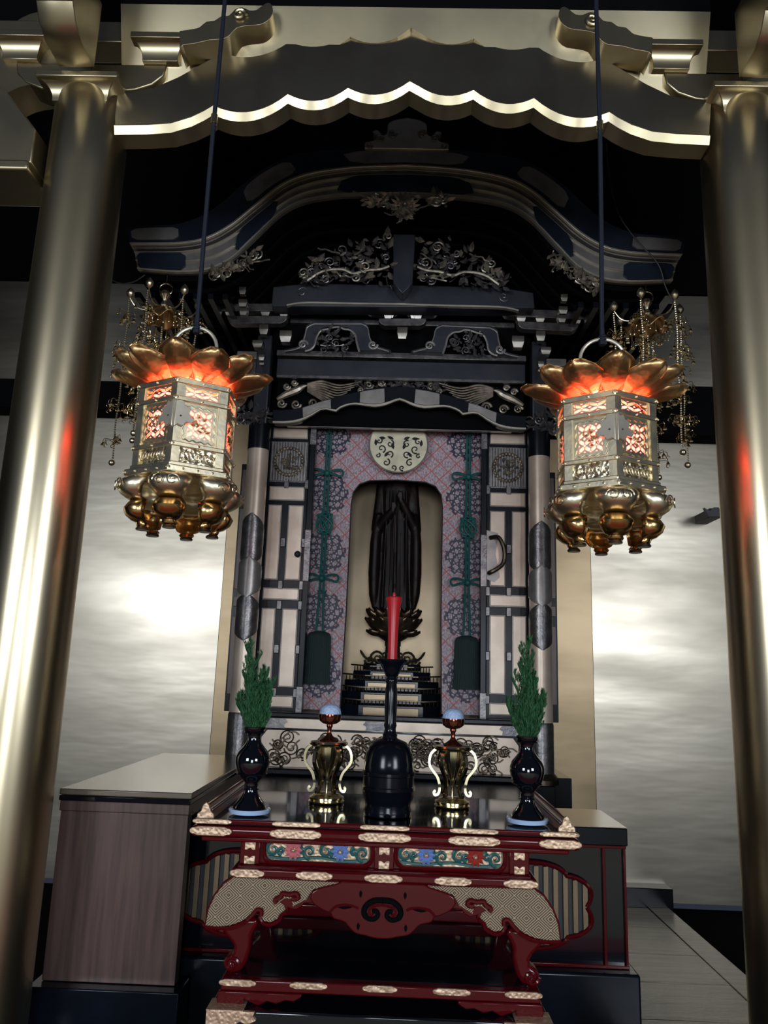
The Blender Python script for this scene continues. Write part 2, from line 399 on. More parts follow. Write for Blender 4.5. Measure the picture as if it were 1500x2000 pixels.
def bracket_set(cx, s, lab):
    """timber bracketing above one column; s = +1 when its cloud nose points to the right"""
    t = thing('bracket_cluster', lab, 'bracket', (cx, CY, ztop), 'gilded bracket clusters on the columns')
    zb = ztop-.03
    Z = lambda py: XZ(172, py, CY-.17)[1]
    capital_block(MB(), cx, CY-.17, CY+.17, zb, Z(137), .115, .165).build('bearing_block', M['gold'], t, bevel=.003)
    # side arm, boat shaped, crossing the column axis
    z0 = Z(137)-.002; z1 = Z(90)
    for sgn, nm in ((1, 'side_arm'), (-1, 'side_arm')):
        arm = [(cx, z0), (cx+sgn*.10, z0), (cx+sgn*.20, z0+.012), (cx+sgn*.27, z0+.04), (cx+sgn*.315, z0+.085), (cx+sgn*.325, z1+.02), (cx, z1+.02)]
        MB().prism(arm, CY-.055, CY+.055).build(nm, M['gold'], t, bevel=.006)
        capital_block(MB(), cx+sgn*.30, CY-.09, CY+.09, z1+.021, z1+.125, .075, .115).build('small_block', M['gold'], t, bevel=.002)
    MB().box(cx-.60, cx+.60, CY-.06, CY+.06, z1+.127, z1+.23).build('wall_plate', M['gold'], t, bevel=.004)
    # nose reaching out toward the hall with stepped mouldings under it
    pts = []
    yy = [(-.17, 0), (-.30, .0), (-.36, .03), (-.40, .085), (-.45, .10), (-.49, .15), (-.53, .165), (-.57, .21), (-.62, .22), (-.66, .28), (-.72, .30)]
    vs = []
    w_ = .072
    for dy, dz in yy: vs += [(cx-w_, CY+dy, z0+.015+dz), (cx, CY+dy-.015, z0+.001+dz), (cx+w_, CY+dy, z0+.015+dz), (cx+w_, CY+dy, z0+.32+dz*.3), (cx-w_, CY+dy, z0+.32+dz*.3)]
    fs = []
    for i in range(len(yy)-1):
        for j in range(5): fs.append((5*i+j, 5*i+(j+1) % 5, 5*i+5+(j+1) % 5, 5*i+5+j))
    fs += [(0, 1, 2, 3, 4), tuple(5*(len(yy)-1)+j for j in (4, 3, 2, 1, 0))]
    MB().add(vs, fs).build('front_nose', M['gold'], t, bevel=.003)
    # cloud-shaped side nose
    q = cat([(352, 100), (358, 92), (384, 88), (410, 82), (436, 80), (450, 72), (464, 58), (486, 54), (508, 52), (524, 44), (533, 30), (532, 14), (524, 9), (514, 14), (502, 23), (488, 24), (474, 18), (460, 22), (448, 34), (432, 36), (420, 44), (404, 46), (392, 56), (380, 60), (352, 64)], 2)
    zz = [XZ(a, b, CY-.16) for a, b in q]
    cl = [(cx + s*(a+1.377), b) for a, b in zz]
    MB().prism(cl, CY-.17, CY-.062).build('cloud_nose', M['gold'], t, bevel=.010, seg=3)
    p0 = XZ(470, 36, CY-.16)
    MB().spiral(cx+s*(p0[0]+1.377), p0[1], CY-.178, .028, 1.5, .007, hand=s).build('scroll', M['gold'], t)
    return t
bracket_set(-1.377, 1, 'gilded bracket cluster crowning the left column')
bracket_set(1.372, -1, 'gilded bracket cluster crowning the right column')

BX = -.012
def scalloped_beam():
    t = thing('scalloped_beam', 'wide gilded arched beam with scalloped edge between the columns', 'beam', (BX, CY, 3.7))
    Yf = CY-.075
    lowpx = [(418, 212), (563, 190), (680, 178), (800, 165)]
    sc = scallop(lowpx, .16, 9)
    L = xzs([(225, 251), (290, 250), (335, 247), (375, 235), (400, 223)], Yf) + xzs(sc, Yf)
    full_lo = L + [(2*BX-x, z) for x, z in reversed(L[:-1])]
    upc = scallop([(435, 104), (565, 82), (685, 68), (803, 55)], .13, 9)
    U0 = cat([(225, 178), (262, 178), (300, 172), (350, 150), (400, 122), (435, 104)], 1)
    U = xzs(U0, Yf) + xzs(upc[1:], Yf)
    full_up = U + [(2*BX-x, z) for x, z in reversed(U[:-1])]
    poly = full_up + list(reversed(full_lo))
    MB().prism(poly, Yf, Yf+.085).build('arched_board', M['gold_dull'], t, smooth=20)
    # rounded lip running under the scallops
    vs = []; n = len(full_lo)
    for x, z in full_lo:
        vs += [(x, Yf-.012, z+.010), (x, Yf-.015, z+.002), (x, Yf+.000, z-.030), (x, Yf+.088, z-.030), (x, Yf+.088, z+.004)]
    fs = [tuple(5*i+j for j in range(5)) for i in (0,)] + [tuple(5*(n-1)+j for j in (4, 3, 2, 1, 0))]
    for i in range(n-1):
        for j in range(5): fs.append((5*i+j, 5*i+(j+1) % 5, 5*i+5+(j+1) % 5, 5*i+5+j))
    MB().add(vs, fs).build('scalloped_lip', M['gold'], t, smooth=20)
    # plain panel above the arch
    top = XZ(535, 38, Yf+.02)[1]
    up2 = [(x, z) for x, z in full_up if True]
    MB().prism([(up2[0][0], top), *[(x, min(z-.02, top-.01)) for x, z in up2], (up2[-1][0], top)], Yf+.03, Yf+.12).lean(Yf+.03, top, .34).build('upper_panel', M['gold'], t, smooth=0)
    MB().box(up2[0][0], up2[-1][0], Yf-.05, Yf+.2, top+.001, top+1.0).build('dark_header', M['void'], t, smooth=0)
    return t
scalloped_beam()
for s, cx, lab in ((-1, -1.377, 'gilded beam running out of the frame left of the left column'), (1, 1.372, 'gilded beam running out of the frame right of the right column')):
    t = thing('side_beam', lab, 'beam', (cx, CY, 3.6), 'gilded side beams')
    up = cat([(s*.14, 3.93), (s*.30, 3.90), (s*.42, 3.80), (s*.50, 3.72), (s*1.0, 3.66)], 4)
    MB().band([(cx+a, b+.35) for a, b in up], [(cx+a, b-.02) for a, b in up], CY-.05, CY+.10).build('upper_panel', M['gold'], t, smooth=25)
    zl = XZ(40, 330, CY-.12)[1]
    q = cat([(s*.16, 3.62), (s*.24, 3.72), (s*.34, 3.83), (s*.46, 3.88), (s*.7, 3.92), (s*1.0, 3.93)], 4)
    MB().band([(cx+a, b) for a, b in q], [(cx+a, zl+.03) for a, b in q], CY-.12, CY+.12).build('lower_board', M['gold'], t, bevel=.006, smooth=25)
    MB().box(min(cx+s*.16, cx+s*1.0), max(cx+s*.16, cx+s*1.0), CY-.14, CY+.12, zl-.015, zl+.031).build('lip', M['gold'], t, bevel=.01)
    MB().box(min(cx+s*.16, cx+s*1.0), max(cx+s*.16, cx+s*1.0), CY, CY+.2, 4.2, 5.6).build('dark_header', M['void'], t, smooth=0)

# brown cabinet at the left
t = thing('brown_cabinet', 'plain brown lacquered cabinet with a polished top, left of the altar table', 'cabinet', (-1.0, 3.0, FZ))
bx0, bx1 = -1.262, -.757
MB().box(bx0, bx1, 3.0, 4.30, 1.008, 1.030).build('top', M['boxtop'], t, bevel=.004)
MB().box(bx0+.002, bx1-.004, 2.998, 4.30, .988, 1.007).build('top_edge', M['black'], t, bevel=.003)
MB().box(bx0+.004, bx1-.008, 3.62, 4.30, FZ, .986).build('rear_body', M['box'], t, bevel=.002)
MB().box(bx0+.004, bx1-.008, 3.06, 3.62, .940, .986).build('side_rail', M['box'], t, bevel=.002)
MB().box(bx0+.004, bx1-.008, 3.008, 3.06, .950, .987).build('upper_rail', M['box'], t, bevel=.003)
MB().box(bx0+.008, bx1-.012, 3.016, 3.07, .368, .949).build('body', M['box'], t, bevel=.002)
MB().box(bx0-.02, bx1+.02, 2.96, 3.10, FZ, .366).build('plinth', M['black_rough'], t, bevel=.004)
# ------------------------------------------------------------------ hanging lanterns
def hexring(mb, r0, r1, z0, z1):
    vs = []
    for r, z in ((r1, z0), (r1, z1), (r0, z1), (r0, z0)):
        for k in range(6):
            a = math.radians(60*k-90); vs.append((r*math.cos(a), r*math.sin(a), z))
    fs = [(6*i+k, 6*i+(k+1) % 6, 6*((i+1) % 4)+(k+1) % 6, 6*((i+1) % 4)+k) for i in range(4) for k in range(6)]
    return mb.add(vs, fs)
def facemap(k, R_):
    a0 = math.radians(60*k-90); a1 = math.radians(60*k-30)
    p = Vector((R_*math.cos(a0), R_*math.sin(a0), 0)); q = Vector((R_*math.cos(a1), R_*math.sin(a1), 0))
    mid = (p+q)/2; n = mid.normalized(); e = (q-p).normalized()
    return mid, e, n
def pierced(mb, mid, e, n, w_, z0, z1, nx, nz, th=.003, hole=.34, frame=.012):
    """thin plate with a grid of leaf-shaped openings"""
    W2 = w_/2
    def pt(u, z, d=0): return mid + e*u + n*d + Vector((0, 0, z))
    def quad(a, b, c, d_): 
        mb.add([pt(*a), pt(*b), pt(*c), pt(*d_), pt(*a, -th), pt(*b, -th), pt(*c, -th), pt(*d_, -th)], [(0,1,2,3),(4,7,6,5),(0,4,5,1),(1,5,6,2),(2,6,7,3),(3,7,4,0)])
    quad((-W2, z0), (W2, z0), (W2, z0+frame), (-W2, z0+frame)); quad((-W2, z1-frame), (W2, z1-frame), (W2, z1), (-W2, z1))
    quad((-W2, z0+frame), (-W2+frame, z0+frame), (-W2+frame, z1-frame), (-W2, z1-frame)); quad((W2-frame, z0+frame), (W2, z0+frame), (W2, z1-frame), (W2-frame, z1-frame))
    cw = (w_-2*frame)/nx; ch = (z1-z0-2*frame)/nz
    for i in range(nx):
        for j in range(nz):
            cx = -W2+frame+cw*(i+.5); cz = z0+frame+ch*(j+.5)
            sq = []; ho = []
            for k in range(12):
                a = 2*math.pi*k/12; ca, sa = math.cos(a), math.sin(a); mx = max(abs(ca), abs(sa))
                sq.append((cx+cw/2*ca/mx, cz+ch/2*sa/mx))
                rr = hole*(1+.35*math.cos(2*a+(1 if (i+j) % 2 else -1)*1.1))
                ho.append((cx+cw*rr*ca, cz+ch*rr*sa))
            vs = [pt(*q) for q in sq]+[pt(*q) for q in ho]+[pt(*q, -th) for q in ho]
            fs = []
            for k in range(12):
                l = (k+1) % 12; fs += [(k, l, 12+l, 12+k), (12+k, 12+l, 24+l, 24+k)]
            mb.add(vs, fs)
    return mb
def make_lantern(label, loc, rz):
    t = thing('hanging_lantern', label, 'lantern', loc, 'pair of hexagonal brass lanterns')
    B = dict(parent=t, world=False)
    Rr = .166; H = .31
    for k in range(6):
        a = R(60*k-90); c_, s_ = math.cos(a), math.sin(a)
        # corner post: L-section following the hexagon
        for_k = []
        pm, pe, pn = facemap(k, Rr); qm, qe, qn = facemap((k-1) % 6, Rr)
        v0 = Vector((Rr*c_, Rr*s_, 0)); wd = .024
        a1 = v0+pe*wd; b1 = v0-qe*wd
        o_ = Vector((c_, s_, 0))*.004
        vs = []
        for z in (.02, H-.005):
            for p_ in (b1+qn*.003, v0+o_, a1+pn*.003, a1-pn*.006, v0-o_*2, b1-qn*.006): vs.append((p_.x, p_.y, z))
        MB().add(vs, [(0,1,2,3,4,5), (11,10,9,8,7,6)]+[(j, (j+1) % 6, 6+(j+1) % 6, 6+j) for j in range(6)]).build('corner_post', M['brass'], **B)
    for z0, z1, dr in ((H-.020, H, .010), (.232, .248, .009), (.080, .096, .009), (.016, .030, .010)):
        hexring(MB(), Rr-.012, Rr+dr, z0, z1).build('rail', M['brass'], bevel=.003, **B)
    hexring(MB(), .01, Rr+.026, -.006, .015).build('base_plate', M['brass'], bevel=.003, **B)
    nl = MB()
    for z, rr in ((.240, Rr+.009), (.088, Rr+.009), (H-.01, Rr+.010), (.005, Rr+.026)):
        for k in range(6):
            m0, e, n = facemap(k, rr)
            L = rr*.5
            for u in ((-.96, -.5, 0, .5, .96) if z < .01 else (-.94, 0, .94)): nl.ball(m0+e*L*u+n*.001+Vector((0, 0, z)), .0042, 6, 4)
    nl.build('rivets', M['brass'], kind='stuff', **B)
    for k in range(6):
        m0, e, n = facemap(k, Rr-.004)
        pierced(MB(), m0, e, n, .118, .248, H-.020, 4, 2, hole=.40, frame=.006).build('upper_panel', M['brass'], **B)
        mp = pierced(MB(), m0, e, n, .122, .096, .232, 4, 4, hole=.37, frame=.022).build('main_panel', M['brass'], **B)
        # twisted border worked on the panel
        bd = MB(); pts = []
        for i in range(65):
            tt = i/64*4; sd = int(min(tt, 3.999)); f_ = tt-sd
            cs = [(-.050, .106), (.050, .106), (.050, .222), (-.050, .222), (-.050, .106)]
            u = cs[sd][0]+(cs[sd+1][0]-cs[sd][0])*f_; z = cs[sd][1]+(cs[sd+1][1]-cs[sd][1])*f_
            wv = .003*math.sin(i*1.57)
            if sd in (0, 2): z += wv
            else: u += wv
            pts.append(m0+e*u+n*.002+Vector((0, 0, z)))
        bd.tube(pts, .0022, 5).build('border', M['brass'], parent=mp, world=False)
        fo = MB(); rq = random.Random(k*7+1)
        for i in range(12):
            u = rq.uniform(-.020, .020); z = .164+rq.uniform(-.024, .024); aa = rq.uniform(0, 6.28)
            fo.leaf(m0+e*u+n*.002+Vector((0, 0, z)), e*math.cos(aa)+Vector((0, 0, math.sin(aa))), .020, .012, .002, nrm=n)
        fo.build('foliage_relief', M['brass'], parent=mp, world=False, kind='stuff')
        lp = MB(); vs = []
        for d in (0, -.003):
            for u, z in ((-.062, .028), (.062, .028), (.062, .082), (-.062, .082)): vs.append(m0+e*u+n*d+Vector((0, 0, z)))
        lp.add(vs, [(0,1,2,3),(7,6,5,4),(0,4,5,1),(1,5,6,2),(2,6,7,3),(3,7,4,0)])
        lo_ = lp.build('lower_panel', M['brass_chased'], **B)
        vn = MB()
        for i in range(9):
            u = -.048+.012*i; pth = [m0+e*(u+.007*math.cos(q))+n*(.002)+Vector((0, 0, .055+.013*math.sin(q+(i % 2)*math.pi))) for q in [j*.8 for j in range(7)]]
            vn.tube(pth, .0016, 4)
        vn.build('arabesque', M['brass'], parent=lo_, world=False)
    # clasp folded over the front corner
    cl = MB(); ol = [(0, .058), (.010, .050), (.020, .056), (.024, .042), (.040, .036), (.036, .020), (.052, .006), (.044, -.006), (.030, -.004), (.022, -.018), (.008, -.014), (0, -.022)]
    m0, e, n = facemap(0, Rr+.007); v0 = m0-e*(Rr+.007)*.5
    m1, e1, n1 = facemap(5, Rr+.007)
    for E_, N_ in ((e, n), (-e1, n1)):
        vs = []
        for d in (.006, -.001):
            for u, z in ol: vs.append(v0+E_*u*1.25+N_*d*1.5+Vector((0, 0, .165+z*1.15)))
        q = len(ol); cl.add(vs, [tuple(range(q)), tuple(range(2*q-1, q-1, -1))]+[(j, (j+1) % q, q+(j+1) % q, q+j) for j in range(q)])
    cp = cl.build('clasp', M['bead'], bevel=.0015, **B)
    for E_, N_ in ((e, n), (-e1, n1)):
        MB().ball(v0+E_*.018+N_*.006+Vector((0, 0, .178)), .005, 8, 5, (1, 1, .8)).build('eyelet', M['ink'], parent=cp, world=False)
    # the lit lamp housing inside
    gl = MB(); gl.lathe([(.120, .02), (.120, .285), (.118, .285), (.118, .02)], seg=24).build('lit_paper_tube', M['glow'], **B)
    lb = bpy.data.lights.new('lantern_lamp', 'POINT'); lb.energy = 1.1; lb.color = (1.0, .58, .26); lb.shadow_soft_size = .02
    lo2 = bpy.data.objects.new('lamp', lb); C.objects.link(lo2); lo2.parent = t; lo2.location = (0, 0, .309)
    # crown: twelve lotus petals over the open rim
    hexring(MB(), .100, .124, .326, .338).build('crown_ring', M['brass'], bevel=.003, **B)
    for k in range(6):
        a = R(60*k-90+30); MB().tube([(.148*math.cos(a), .148*math.sin(a), H-.004), (.114*math.cos(a), .114*math.sin(a), .328)], .004, 6).build('stay', M['brass'], **B)
    wp = [.50, .55, .72, .92, 1.06, 1.14, 1.17, 1.16, 1.10, 1.0, .92, .74, .34]
    me0 = None
    for k in range(12):
        a = R(30*k-90+ (8 if False else 0)); nu = len(wp); nv = 9
        L = .150 if k % 2 == 0 else .160; tilt = R(18 if k % 2 == 0 else 9); W2 = .057
        vs = []
        for i in range(nu):
            u = i/(nu-1); r = .112+L*math.cos(tilt)*u + .008*u**3; z = .322 + .022*u**3 + L*math.sin(tilt)*(u - .10*math.sin(math.pi*u)) + (.012*(u > .92))
            for j in range(nv):
                v = -1+2*j/(nv-1); y = v*W2*wp[i]; zz = z+.022*v*v*wp[i] - (.004 if abs(v) < .1 else 0)
                rr = r-.02*v*v*u
                vs.append((rr*math.cos(a)-y*math.sin(a), rr*math.sin(a)+y*math.cos(a), zz))
        fs = [(i*nv+j, i*nv+j+1, (i+1)*nv+j+1, (i+1)*nv+j) for i in range(nu-1) for j in range(nv-1)]
        pe_ = MB().add(vs, fs).build('petal', M['petal'], smooth=60, **B)
        so = pe_.modifiers.new('thick', 'SOLIDIFY'); so.thickness = .003
        ed = []
        for i in range(nu): ed.append(vs[i*nv])
        ed += [vs[(nu-1)*nv+j] for j in range(1, nv-1)] + [vs[i*nv+nv-1] for i in range(nu-1, -1, -1)]
        MB().tube(ed, .0022, 5).build('rolled_edge', M['petal'], parent=pe_, world=False)
    MB().lathe([(.112, .338), (.100, .360), (.060, .402), (.042, .410), (.030, .425), (.042, .436), (.046, .448), (.040, .462), (.022, .474), (.008, .480), (0, .481)], seg=32).build('cap', M['brass'], **B)
    # suspension ring
    rp = [(.076*math.cos(q), 0, .484+.076*math.sin(q)) for q in [2*math.pi*i/40 for i in range(41)]]
    MB().tube(rp, .0062, 8).build('suspension_ring', M['bead'], **B)
    # scrolled feet
    prof = [(.140, -.004, .044), (.180, -.006, .066), (.204, -.022, .070), (.208, -.044, .066), (.196, -.062, .054), (.178, -.074, .042), (.162, -.082, .040), (.170, -.092, .048), (.182, -.110, .054), (.174, -.130, .048), (.154, -.146, .036), (.138, -.152, .022), (.136, -.160, .026), (.132, -.166, .022)]
    for k in range(6):
        a = R(60*k-90); nv = 9; vs = []
        for i, (r, z, hw) in enumerate(prof):
            for j in range(nv):
                ph = R(-100+200*j/(nv-1)); y = hw*math.sin(ph); rr = r-hw*.85*(1-math.cos(ph))
                vs.append((rr*math.cos(a)-y*math.sin(a), rr*math.sin(a)+y*math.cos(a), z))
        cut = 6
        fs = [(i*nv+j, i*nv+j+1, (i+1)*nv+j+1, (i+1)*nv+j) for i in range(len(prof)-1) for j in range(nv-1)]
        ft = MB().add(vs[:(cut+1)*nv], fs[:cut*(nv-1)]).build('foot', M['brass'], smooth=50, **B)
        so = ft.modifiers.new('thick', 'SOLIDIFY'); so.thickness = .003
        fb = MB().add(vs[cut*nv:], fs[:(len(prof)-1-cut)*(nv-1)]).build('foot_bowl', M['amber'], parent=ft, world=False, smooth=50)
        so = fb.modifiers.new('thick', 'SOLIDIFY'); so.thickness = .003
        ax = Vector((math.cos(a), math.sin(a), 0)); tx = Vector((-math.sin(a), math.cos(a), 0))
        cr = MB()
        for sg in (-1, 1):
            pts = []
            for i in range(16):
                q = i/15; an = 2.2*2*math.pi*q/1.6; rr = .021*(1-.8*q)
                y = sg*(.022+rr*math.cos(an)); z = -.040+rr*math.sin(an)
                hw = .067; ph = math.asin(max(-.99, min(.99, y/hw)))
                pts.append(ax*(.213-hw*.85*(1-math.cos(ph)))+tx*y+Vector((0, 0, z)))
            cr.tube(pts, .0022, 5)
        cr.build('engraved_scroll', M['brass_chased'], parent=ft, world=False)
        MB().lathe([(.020, 0), (.022, .004), (.018, .010)], (ax.x*.116, ax.y*.116, -.176), 16).build('foot_cap', M['bronze'], parent=ft, world=False)
    t.rotation_euler = (0, 0, rz)
    return t
LY = 2.45
make_lantern('left brass lantern, its petals overlapping the left column', (-.735, LY, 2.098), R(2))
make_lantern('right brass lantern, its front corner turned straight to the viewer', (.676, LY, 2.090), R(-4))
for x, y0, lab in ((-.740, 240, 'blue cord holding the left brass lantern'), (.690, 237, 'blue cord holding the right brass lantern')):
    rx0 = -.735 if x < 0 else .676
    rz0 = (2.098 if x < 0 else 2.090)+.484+.074
    t = thing('lantern_cord', lab, 'cord', (rx0, LY, rz0), 'blue lantern cords')
    MB().tube([(rx0, LY, rz0-.02), (rx0, LY, rz0+.05), ((rx0+x)/2, LY, 3.0), (x, LY, 3.5)], [.012, .008, .0085, .0085], 8).build('lower_cord', M['bluecord'], t)
    MB().tube([(x, LY, 3.5), (x, LY, 6.6)], .0085, 8).build('upper_cord', M['bluecord'], t)
    MB().lathe([(.010, -.02), (.013, -.018), (.013, .018), (.010, .02)], (x, LY, 3.495), 12).build('ferrule', M['polished'], t)
    k = MB(); k.tube([(rx0+.012*math.cos(q), LY+.012*math.sin(q), rz0-.012+.002*q) for q in [i*.5 for i in range(26)]], .004, 6); k.build('knot', M['bluecord'], t)

# ------------------------------------------------------------------ beaded canopy ornaments behind the lanterns
def make_ornament(label, loc, rz, seed):
    t = thing('canopy_ornament', label, 'hanging ornament', loc, 'beaded canopy ornaments'); B = dict(parent=t, world=False)
    r_ = random.Random(seed)
    MB().tube([(.036*math.cos(q), 0, -.03+.036*math.sin(q)) for q in [2*math.pi*i/24 for i in range(25)]], .003, 6).build('ring', M['polished'], **B)
    MB().tube([(0, 0, 0), (0, 0, .075)], .003, 6).build('hook', M['wire'], **B)
    MB().lathe([(0, -.036), (.018, -.042), (.028, -.056), (.028, -.068), (.014, -.085), (.008, -.10), (.018, -.115), (.022, -.13), (.012, -.145), (.010, -.15)], seg=24, flute=12, fl=.06).build('knob', M['brass'], **B)
    # drooping canopy with six upturned corners
    prof = [(.012, -.140), (.035, -.150), (.060, -.168), (.085, -.195), (.100, -.215), (.112, -.222)]
    seg = 48; vs = []
    for i, (r, z) in enumerate(prof):
        for k in range(seg):
            a = 2*math.pi*k/seg; u = i/(len(prof)-1); f_ = math.cos(6*a)
            vs.append((r*(1+.16*u*f_)*math.cos(a), r*(1+.16*u*f_)*math.sin(a), z+.020*u*u*f_))
    fs = [(i*seg+k, i*seg+(k+1) % seg, (i+1)*seg+(k+1) % seg, (i+1)*seg+k) for i in range(len(prof)-1) for k in range(seg)]
    cnp = MB().add(vs, fs).build('canopy', M['petal'], smooth=60, **B); so = cnp.modifiers.new('thick', 'SOLIDIFY'); so.thickness = .004
    fr = MB()
    for k in range(24):
        a = 2*math.pi*k/24; fr.tube([(.108*math.cos(a), .108*math.sin(a), -.222), (.112*math.cos(a), .112*math.sin(a), -.262-.012*(k % 2))], .0022, 4); fr.ball((.112*math.cos(a), .112*math.sin(a), -.268-.012*(k % 2)), .005, 6, 4)
    fr.build('fringe', M['brass'], **B)
    def chain(x, y, z0, z1, nm='chain'):
        c = MB(); n = int((z0-z1)/.013)
        for i in range(n): c.ball((x+.003*math.sin(i*.21+x*40), y, z0-.013*i), .0058, 5, 4)
        c.ball((x, y, z1-.012), .017, 12, 8)
        o = c.build(nm, M['brass'], **B)
        for q in range(5):
            zc = z0-.06-(z0-z1-.12)*(q+.5*r_.random())/4.7
            g = MB()
            for j in range(11):
                a = r_.uniform(0, 6.28); rr = r_.uniform(.018, .055); h = r_.uniform(-.03, .03)
                p0 = Vector((x, y, zc+h)); p1 = Vector((x+rr*math.cos(a), y+rr*math.sin(a), zc+h+r_.uniform(0, .02)))
                p2 = p1+Vector((.008*math.cos(a), .008*math.sin(a), -.022))
                g.tube(cat([tuple(p0), tuple(p1), tuple(p2)], 3), .0016, 4)
                if j % 2: g.lathe([(.003, 0), (.006, -.006), (.012, -.016), (.011, -.018)], p2, 8)
                else: g.tube([(p2.x+.009*math.cos(v), p2.y, p2.z-.010+.009*math.sin(v)) for v in [i*.7 for i in range(8)]], .0022, 4)
            g.build('trinket', M['crystal'], parent=o, world=False)
        return o
    for k in range(6):
        a = R(60*k+15); c_, s_ = math.cos(a), math.sin(a); Rm = .185
        arm = cat([(.05*c_, .05*s_, -.155), (.10*c_, .10*s_, -.175), (.15*c_, .15*s_, -.165), (Rm*c_, Rm*s_, -.120)], 5)
        ao = MB().tube(arm, [.006-.003*i/(len(arm)-1) for i in range(len(arm))], 6).build('arm', M['brass'], **B)
        MB().lathe([(.003, 0), (.010, .006), (.020, .020), (.022, .034), (.014, .050), (.004, .062), (0, .066)], (Rm*c_, Rm*s_, -.122), 20, flute=8, fl=.05).build('bud', M['brass'], parent=ao, world=False)
        chain(Rm*c_, Rm*s_, -.135, -.98+.10*((k*7) % 3)/2-.08*(k % 2))
    chain(0, 0, -.26, -.62)
    t.rotation_euler = (0, 0, rz)
OY = 3.92
p = P(325, 556, OY); make_ornament('beaded gilt canopy ornament half hidden behind the left lantern', p, R(6), 3)
p = P(1262, 572, OY); make_ornament('beaded gilt canopy ornament half hidden behind the right lantern', p, R(-12), 5)
# ------------------------------------------------------------------ the shrine
XS = -.030; SY = 4.40; SF = 1.21
BWY = WY-.20
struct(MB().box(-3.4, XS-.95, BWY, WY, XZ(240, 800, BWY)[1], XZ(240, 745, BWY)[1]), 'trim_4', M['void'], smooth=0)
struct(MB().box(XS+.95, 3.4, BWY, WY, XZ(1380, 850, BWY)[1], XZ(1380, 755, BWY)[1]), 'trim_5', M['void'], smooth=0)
sh = thing('shrine', 'tall dark lacquered shrine with a curved gable roof and open panelled doors', 'shrine', (XS, SY, FZ))
def halves(pts, Y):
    a = xzs(pts, Y); return a, [(2*XS-x, z) for x, z in a]
def hpart(name, pts, y0, y1, mt, parent=None, **k):
    """a solid traced on the left half, built on both sides as two parts"""
    a, b = halves(pts, y0); r = []
    for q in (a, b): r.append(MB().prism(q, y0, y1).build(name, mt, parent or sh, **k))
    return r
def whole(pts, Y):
    a = xzs(pts, Y); a[-1] = (XS, a[-1][1]); return a + [(2*XS-x, z) for x, z in reversed(a[:-1])]
# --- roof
RY = 3.88
Up = whole(cat([(250, 447), (300, 444), (350, 441), (398, 424), (440, 395), (480, 360), (520, 332), (570, 308), (630, 299), (715, 295), (795, 295)], 5), RY)
L1 = whole(cat([(256, 480), (300, 480), (352, 479), (402, 470), (450, 445), (500, 405), (550, 366), (600, 345), (670, 334), (730, 330), (795, 328)], 5), RY)
L2 = whole(cat([(262, 492), (300, 492), (352, 491), (405, 482), (455, 457), (505, 417), (556, 378), (604, 357), (672, 345), (730, 341), (795, 340)], 5), RY)
B1 = whole(cat([(268, 524), (300, 527), (352, 530), (404, 525), (450, 504), (494, 464), (545, 416), (592, 391), (655, 380), (725, 377), (795, 377)], 5), RY)
U2 = whole(cat([(250, 452), (300, 449), (350, 446), (398, 429), (440, 400), (480, 366), (520, 340), (570, 316), (630, 306), (715, 302), (795, 301)], 5), RY)
def lerp(A, B, t): return [(a[0]+(b[0]-a[0])*t, a[1]+(b[1]-a[1])*t) for a, b in zip(A, B)]
MB().band(lerp(Up, L1, -.02), [(x, z-.03) for x, z in B1], RY+.06, 5.0).build('roof_shell', M['void'], sh, smooth=30)
MB().band(Up, L1, RY-.02, RY+.06).build('upper_fascia', M['slate'], sh, smooth=30)
MB().band(lerp(L1, L2, -.05), lerp(L1, L2, .32), RY-.035, RY+.03).build('upper_gold_bead', M['bead'], sh, bevel=.003)
MB().band(lerp(L1, L2, .45), lerp(L1, L2, .62), RY-.012, RY+.03).build('middle_gold_bead', M['old_gold'], sh)
MB().band(L2, B1, RY+.01, RY+.05).build('lower_fascia', M['old_gold'], sh)
for a, b in ((0, .05), (.50, .53), (.97, 1.05)):
    MB().band(lerp(L2, B1, a), lerp(L2, B1, b), RY-.004, RY+.02).build('fascia_bead', M['bead'], sh)
def patch(A, B, ta, tb, i0, i1, y, mt, name='roof_fitting', w_=.012):
    """engraved metal sleeve following the board, with cusped ends"""
    n = i1-i0; a = []; b = []
    for i in range(i0, i1+1):
        u = (i-i0)/n; k = min(1, .55+1.6*min(u, 1-u)*4*.6) if min(u, 1-u) < .12 else 1
        p, q = A[i], B[i]; mid = (ta+tb)/2; hh = (tb-ta)/2*k
        a.append((p[0]+(q[0]-p[0])*(mid-hh), p[1]+(q[1]-p[1])*(mid-hh))); b.append((p[0]+(q[0]-p[0])*(mid+hh), p[1]+(q[1]-p[1])*(mid+hh)))
    MB().band(a, b, y, y+w_).build(name, mt, sh)
N = len(Up); c = N//2
for i0, i1 in ((1, 10), (24, 34), (c-8, c+8), (N-1-34, N-1-24), (N-11, N-2)): patch(Up, L1, .16, .80, i0, i1, RY-.026, M['old_gold'])
for i0, i1 in ((1, 11), (21, 29), (c-10, c+10), (N-1-29, N-1-21), (N-12, N-2)): patch(L2, B1, .06, .96, i0, i1, RY-.008, M['slate'])
# curved rafters under the gable
for k in range(5):
    y = RY+.14+.13*k
    a = [(XS+(x-XS)*(.97-.012*k), z-.035-.01*k) for x, z in B1]; 
    MB().band(a, [(x, z-.022) for x, z in a], y, y+.035).build('rafter', M['void'], sh)
# end boards and straight rafters of the side eaves
for s in (-1, 1):
    for k in range(7):
        x = XS+s*(1.02+.085*k); MB().box(x-.016, x+.016, RY+.12, 4.95, XZ(300, 546, RY)[1]-.05, XZ(300, 546, RY)[1]-.015).build('eave_rafter', M['black_rough'], sh)
